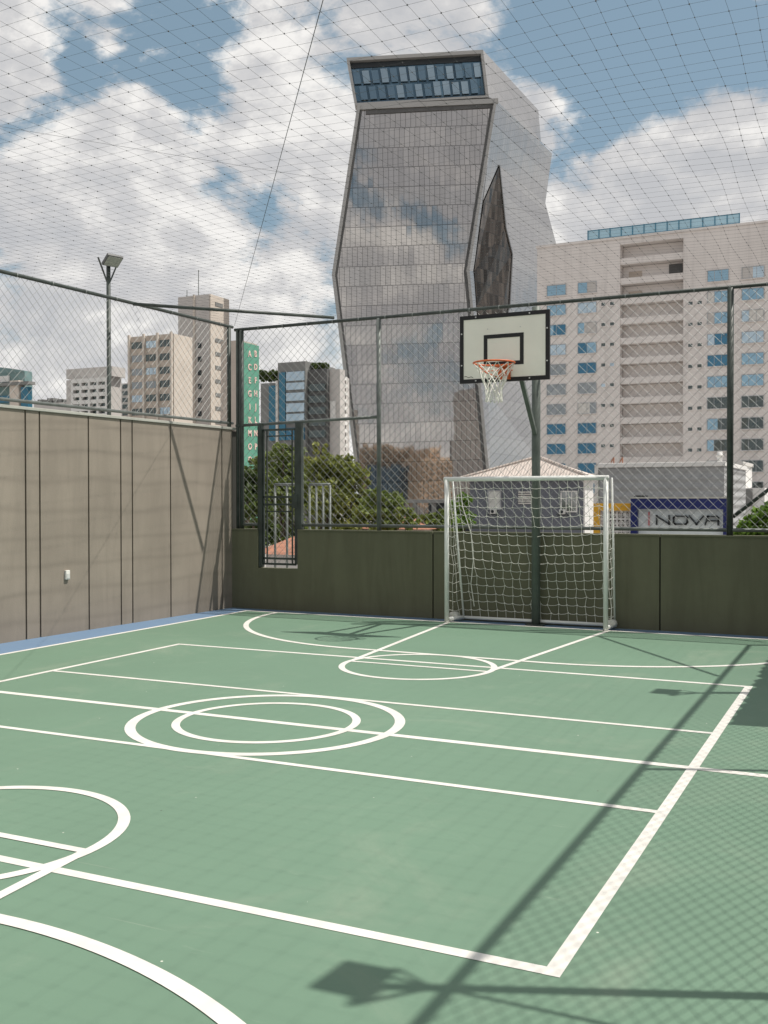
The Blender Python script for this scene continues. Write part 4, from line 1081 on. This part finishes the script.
tree('rounded green bush below the tower between trees and carport', 382, 25, -4, [(375, 500, 14, 0), (390, 502, 15, .4), (402, 513, 12, 0), (366, 514, 16, -.3), (384, 522, 16, 0), (410, 522, 10, 0)], 6000, .12, 'leaf_mid', 4, .09, 'round_bush', 'bush')
tree('small green bush in front of the dark carport', 434, 27, -4, [(428, 519, 9, 0), (442, 517, 11, .2), (418, 524, 7, 0), (438, 530, 14, 0)], 3000, .11, 'leaf_mid', 5, .06, 'round_bush', 'bush')
tree('bright green bush beside the grey house behind the goal', 460, 31, -4, [(457, 508, 10, 0), (464, 498, 9, .2), (455, 522, 14, 0), (466, 520, 10, 0)], 3600, .13, 'leaf_bright', 6, .07, 'round_bush', 'bush')
tree('sunlit bright green shrub at the right end of the olive wall', 752, 22, -4, [(745, 526, 9, 0), (758, 520, 12, .3), (770, 516, 14, 0), (738, 532, 7, 0), (785, 520, 16, 0), (768, 505, 7, 0), (757, 538, 16, 0), (740, 542, 10, 0)], 5200, .12, 'leaf_bright', 7, .06, 'garden_shrub', 'shrub')
# roof gardens on the modern block
def roof_plants(label, pa, pb, py, Y, seed):
    m = MB(); bl_ = []
    for k in range(7):
        c_ = onY(pa+(pb-pa)*k/6, py, Y); bl_.append((c_.x, c_.y, c_.z, 1.25, .8))
    leaf_cloud(m, bl_, 2600, .6, seed); tag(m.build('roof_garden_plants', 'leaf_dark'), label, 'plants')
roof_plants('bushy roof garden on the low left wing of the modern block', 260, 277, 376, Yd+3, 11)
roof_plants('bushy roof garden on the right wing of the modern block', 308, 323, 367, Yd+3, 12)

# ------------------------------------------------------------------ blocks behind the camera, mirrored low in the tower glass
def mirror_block(label, cx_, dist, w_, h_, mat, seed):
    rn = random.Random(seed)
    c_ = CAM+rt*cx_-fw*dist; c_.z = -4
    t = thing('street_block', label, 'building', tuple(c_))
    f2 = Vector((fw.x, fw.y, 0)).normalized(); f2.rotate(Matrix.Rotation(R(-42), 3, 'Z')); r2 = Vector((f2.y, -f2.x, 0)); w_ *= 1.25
    m = MB(); m.obox(c_-r2*w_/2-f2*14, r2*w_, f2*14, (0, 0, h_+4)); m.build('wall', mat, t)
    nfl = int((h_+2)/3.1); nc = int(w_/3.4)
    m = MB()
    for k in range(nfl):
        for q in range(nc):
            p = c_-r2*w_/2+r2*(w_*(q+.22)/nc)+Vector((0, 0, 3+k*3.1)); m.obox(p, r2*(w_/nc*.56), f2*.12, (0, 0, 1.5))
    m.build('windows', 'pane_dark', t)
    m = MB()
    for k in range(nfl): p = c_-r2*w_/2+Vector((0, 0, 2.4+k*3.1)); m.obox(p-r2*.1, r2*(w_+.2), f2*.5, (0, 0, .35))
    m.build('floor_bands', mat, t)
mirror_block('tan block across the street mirrored at the right of the tower glass', 37, 105, 36, 34, 'mirror_tan', 1)
mirror_block('tan stair core across the street mirrored as the raised middle of the tan reflection', 30, 118, 9, 43, 'mirror_tan', 5)
mirror_block('blue block across the street mirrored mid tower', 8, 92, 17, 29, 'blue_wall', 2)
mirror_block('brown block across the street mirrored at the left of the tower glass', 4, 120, 32, 43, 'brown_wall', 3)
mirror_block('narrow dark tower across the street mirrored beside the recess', 56, 130, 9, 62, 'conc_dark', 4)

# ------------------------------------------------------------------ sun, sky, clouds
SUN = Vector((.53, .22, 1)).normalized()
EL = math.asin(SUN.z); AZ = math.atan2(SUN.x, SUN.y)
ld = bpy.data.lights.new('sun', 'SUN'); ld.energy = 4.6; ld.angle = R(.43); ld.color = (1, .95, .87)
lo = bpy.data.objects.new('sun', ld); COL.objects.link(lo); lo.rotation_euler = SUN.to_track_quat('Z', 'Y').to_euler()
wd_ = bpy.data.worlds.new('World'); scn.world = wd_; wd_.use_nodes = True
nt = wd_.node_tree; bg = nt.nodes['Background']
sky = N(nt, 'ShaderNodeTexSky', sky_type='NISHITA'); sky.sun_disc = False; sky.sun_elevation = EL; sky.sun_rotation = AZ
sky.air_density = 1.0; sky.dust_density = 1.5; sky.ozone_density = 1.0
tc = N(nt, 'ShaderNodeTexCoord'); dirv = tc.outputs['Generated']
# flatten towards a cloud deck so that clouds get smaller and denser low down
sp = N(nt, 'ShaderNodeSeparateXYZ'); nt.links.new(dirv, sp.inputs[0])
def vscale(v, s):
    n = N(nt, 'ShaderNodeVectorMath', operation='MULTIPLY'); nt.links.new(v, n.inputs[0]); n.inputs[1].default_value = s; return n.outputs[0]
def vadd(v, s):
    n = N(nt, 'ShaderNodeVectorMath', operation='ADD'); nt.links.new(v, n.inputs[0]); n.inputs[1].default_value = s; return n.outputs[0]
base = vscale(dirv, (1, 1, 1.55))
def fbm(v, sc, det, ro, dist=.0):
    return noise(nt, sc, det, ro, v, dist)
n1 = fbm(base, 5.2, 10, .60, .25); n2 = fbm(vadd(base, (.018, .01, .03)), 5.2, 10, .60, .25)
n3 = fbm(vadd(base, (3.1, 1.7, .4)), 2.3, 5, .5)
blobs = [  # (px, py, radius px, weight): where the photographed cloud banks and gaps stand
    (120, 55, 80, -.27), (190, 35, 50, -.2), (40, 60, 45, -.12), (35, 160, 45, -.24), (20, 245, 45, -.14), (285, 205, 30, -.18), (215, 190, 26, -.02),
    (205, 95, 30, -.10), (620, 60, 75, -.27), (720, 80, 70, -.22), (545, 20, 45, -.22), (590, 110, 40, -.16), (760, 20, 50, -.2), (660, 15, 50, -.15), (215, 15, 25, -.05),
    (25, 92, 34, .14), (180, 115, 50, .24), (115, 165, 60, .22), (40, 215, 40, .16), (130, 230, 80, .10), (330, 60, 90, .16), (440, 20, 75, .16), (340, 200, 80, .10), (280, 110, 60, .12),
    (690, 150, 65, .2), (750, 140, 45, .18), (600, 180, 95, .24), (560, 110, 40, .12), (720, 200, 60, .18), (80, 310, 90, .04), (250, 290, 90, .08), (100, 15, 30, .05), (175, 5, 30, .06)]
nh = fbm(vadd(base, (1.3, .2, 2.2)), 15, 7, .62, .4)
field = math_n(nt, 'ADD', math_n(nt, 'MULTIPLY_ADD', n1, 1.5, -.235), math_n(nt, 'MULTIPLY_ADD', nh, .40, -.20))
bh_ = N(nt, 'ShaderNodeVectorMath', operation='DOT_PRODUCT'); nt.links.new(dirv, bh_.inputs[0]); bh_.inputs[1].default_value = fw
field = math_n(nt, 'ADD', field, math_n(nt, 'MULTIPLY', math_n(nt, 'MULTIPLY', bh_.outputs['Value'], -1, clamp=True), .10))
blobs = [b+(0,) for b in blobs]+[(410, 130, 55, .16, 1), (400, 215, 55, -.07, 1), (400, 285, 45, .16, 1), (430, 360, 60, -.09, 1), (480, 330, 30, .1, 1)]
for px, py, rp, wt, back in blobs:
    dv = ray(px, py).normalized()
    if back: dv = dv-fw*(2*dv.dot(fw))
    dp = N(nt, 'ShaderNodeVectorMath', operation='DOT_PRODUCT'); nt.links.new(dirv, dp.inputs[0]); dp.inputs[1].default_value = dv
    ang = rp*1.45/F
    mr = N(nt, 'ShaderNodeMapRange', interpolation_type='SMOOTHSTEP'); mr.inputs[1].default_value = math.cos(ang); mr.inputs[2].default_value = 1.0
    mr.inputs[3].default_value = 0; mr.inputs[4].default_value = wt*.85
    nt.links.new(dp.outputs['Value'], mr.inputs[0]); field = math_n(nt, 'ADD', field, mr.outputs[0])
al = N(nt, 'ShaderNodeMapRange', interpolation_type='SMOOTHSTEP'); al.inputs[1].default_value = .37; al.inputs[2].default_value = .53; nt.links.new(field, al.inputs[0])
lit = math_n(nt, 'ADD', math_n(nt, 'MULTIPLY', math_n(nt, 'SUBTRACT', n1, n2), 5.0), .52, clamp=True)
dens = N(nt, 'ShaderNodeMapRange'); dens.inputs[1].default_value = .5; dens.inputs[2].default_value = .95; nt.links.new(math_n(nt, 'ADD', field, math_n(nt, 'MULTIPLY', n3, .2)), dens.inputs[0])
shade = math_n(nt, 'SUBTRACT', lit, math_n(nt, 'MULTIPLY', dens.outputs[0], .35), clamp=True)
ccol = ramp(nt, shade, [(0, (6.3, 6.4, 6.65)), (.40, (7.6, 7.55, 7.6)), (.8, (10.6, 10.4, 10.1))])
skyc = N(nt, 'ShaderNodeVectorMath', operation='MULTIPLY'); nt.links.new(sky.outputs[0], skyc.inputs[0]); skyc.inputs[1].default_value = (.55, .60, .60)
sky2 = N(nt, 'ShaderNodeVectorMath', operation='ADD'); nt.links.new(skyc.outputs[0], sky2.inputs[0]); sky2.inputs[1].default_value = (1.85, 2.55, 2.85)
horiz = N(nt, 'ShaderNodeMapRange', interpolation_type='SMOOTHSTEP'); horiz.inputs[1].default_value = .30; horiz.inputs[2].default_value = .02; horiz.inputs[4].default_value = .55; nt.links.new(sp.outputs[2], horiz.inputs[0])
s2 = mixc(nt, horiz.outputs[0], sky2.outputs[0], (5.6, 6.0, 6.4))
fin = mixc(nt, al.outputs[0], s2, ccol)
nt.links.new(fin, bg.inputs[0]); bg.inputs[1].default_value = .087

# ------------------------------------------------------------------ render settings
scn.view_settings.view_transform = 'Standard'; scn.view_settings.look = 'None'; scn.view_settings.exposure = 0; scn.view_settings.gamma = 1
scn.render.engine = 'CYCLES'
scn.cycles.max_bounces = 6; scn.cycles.use_denoising = True
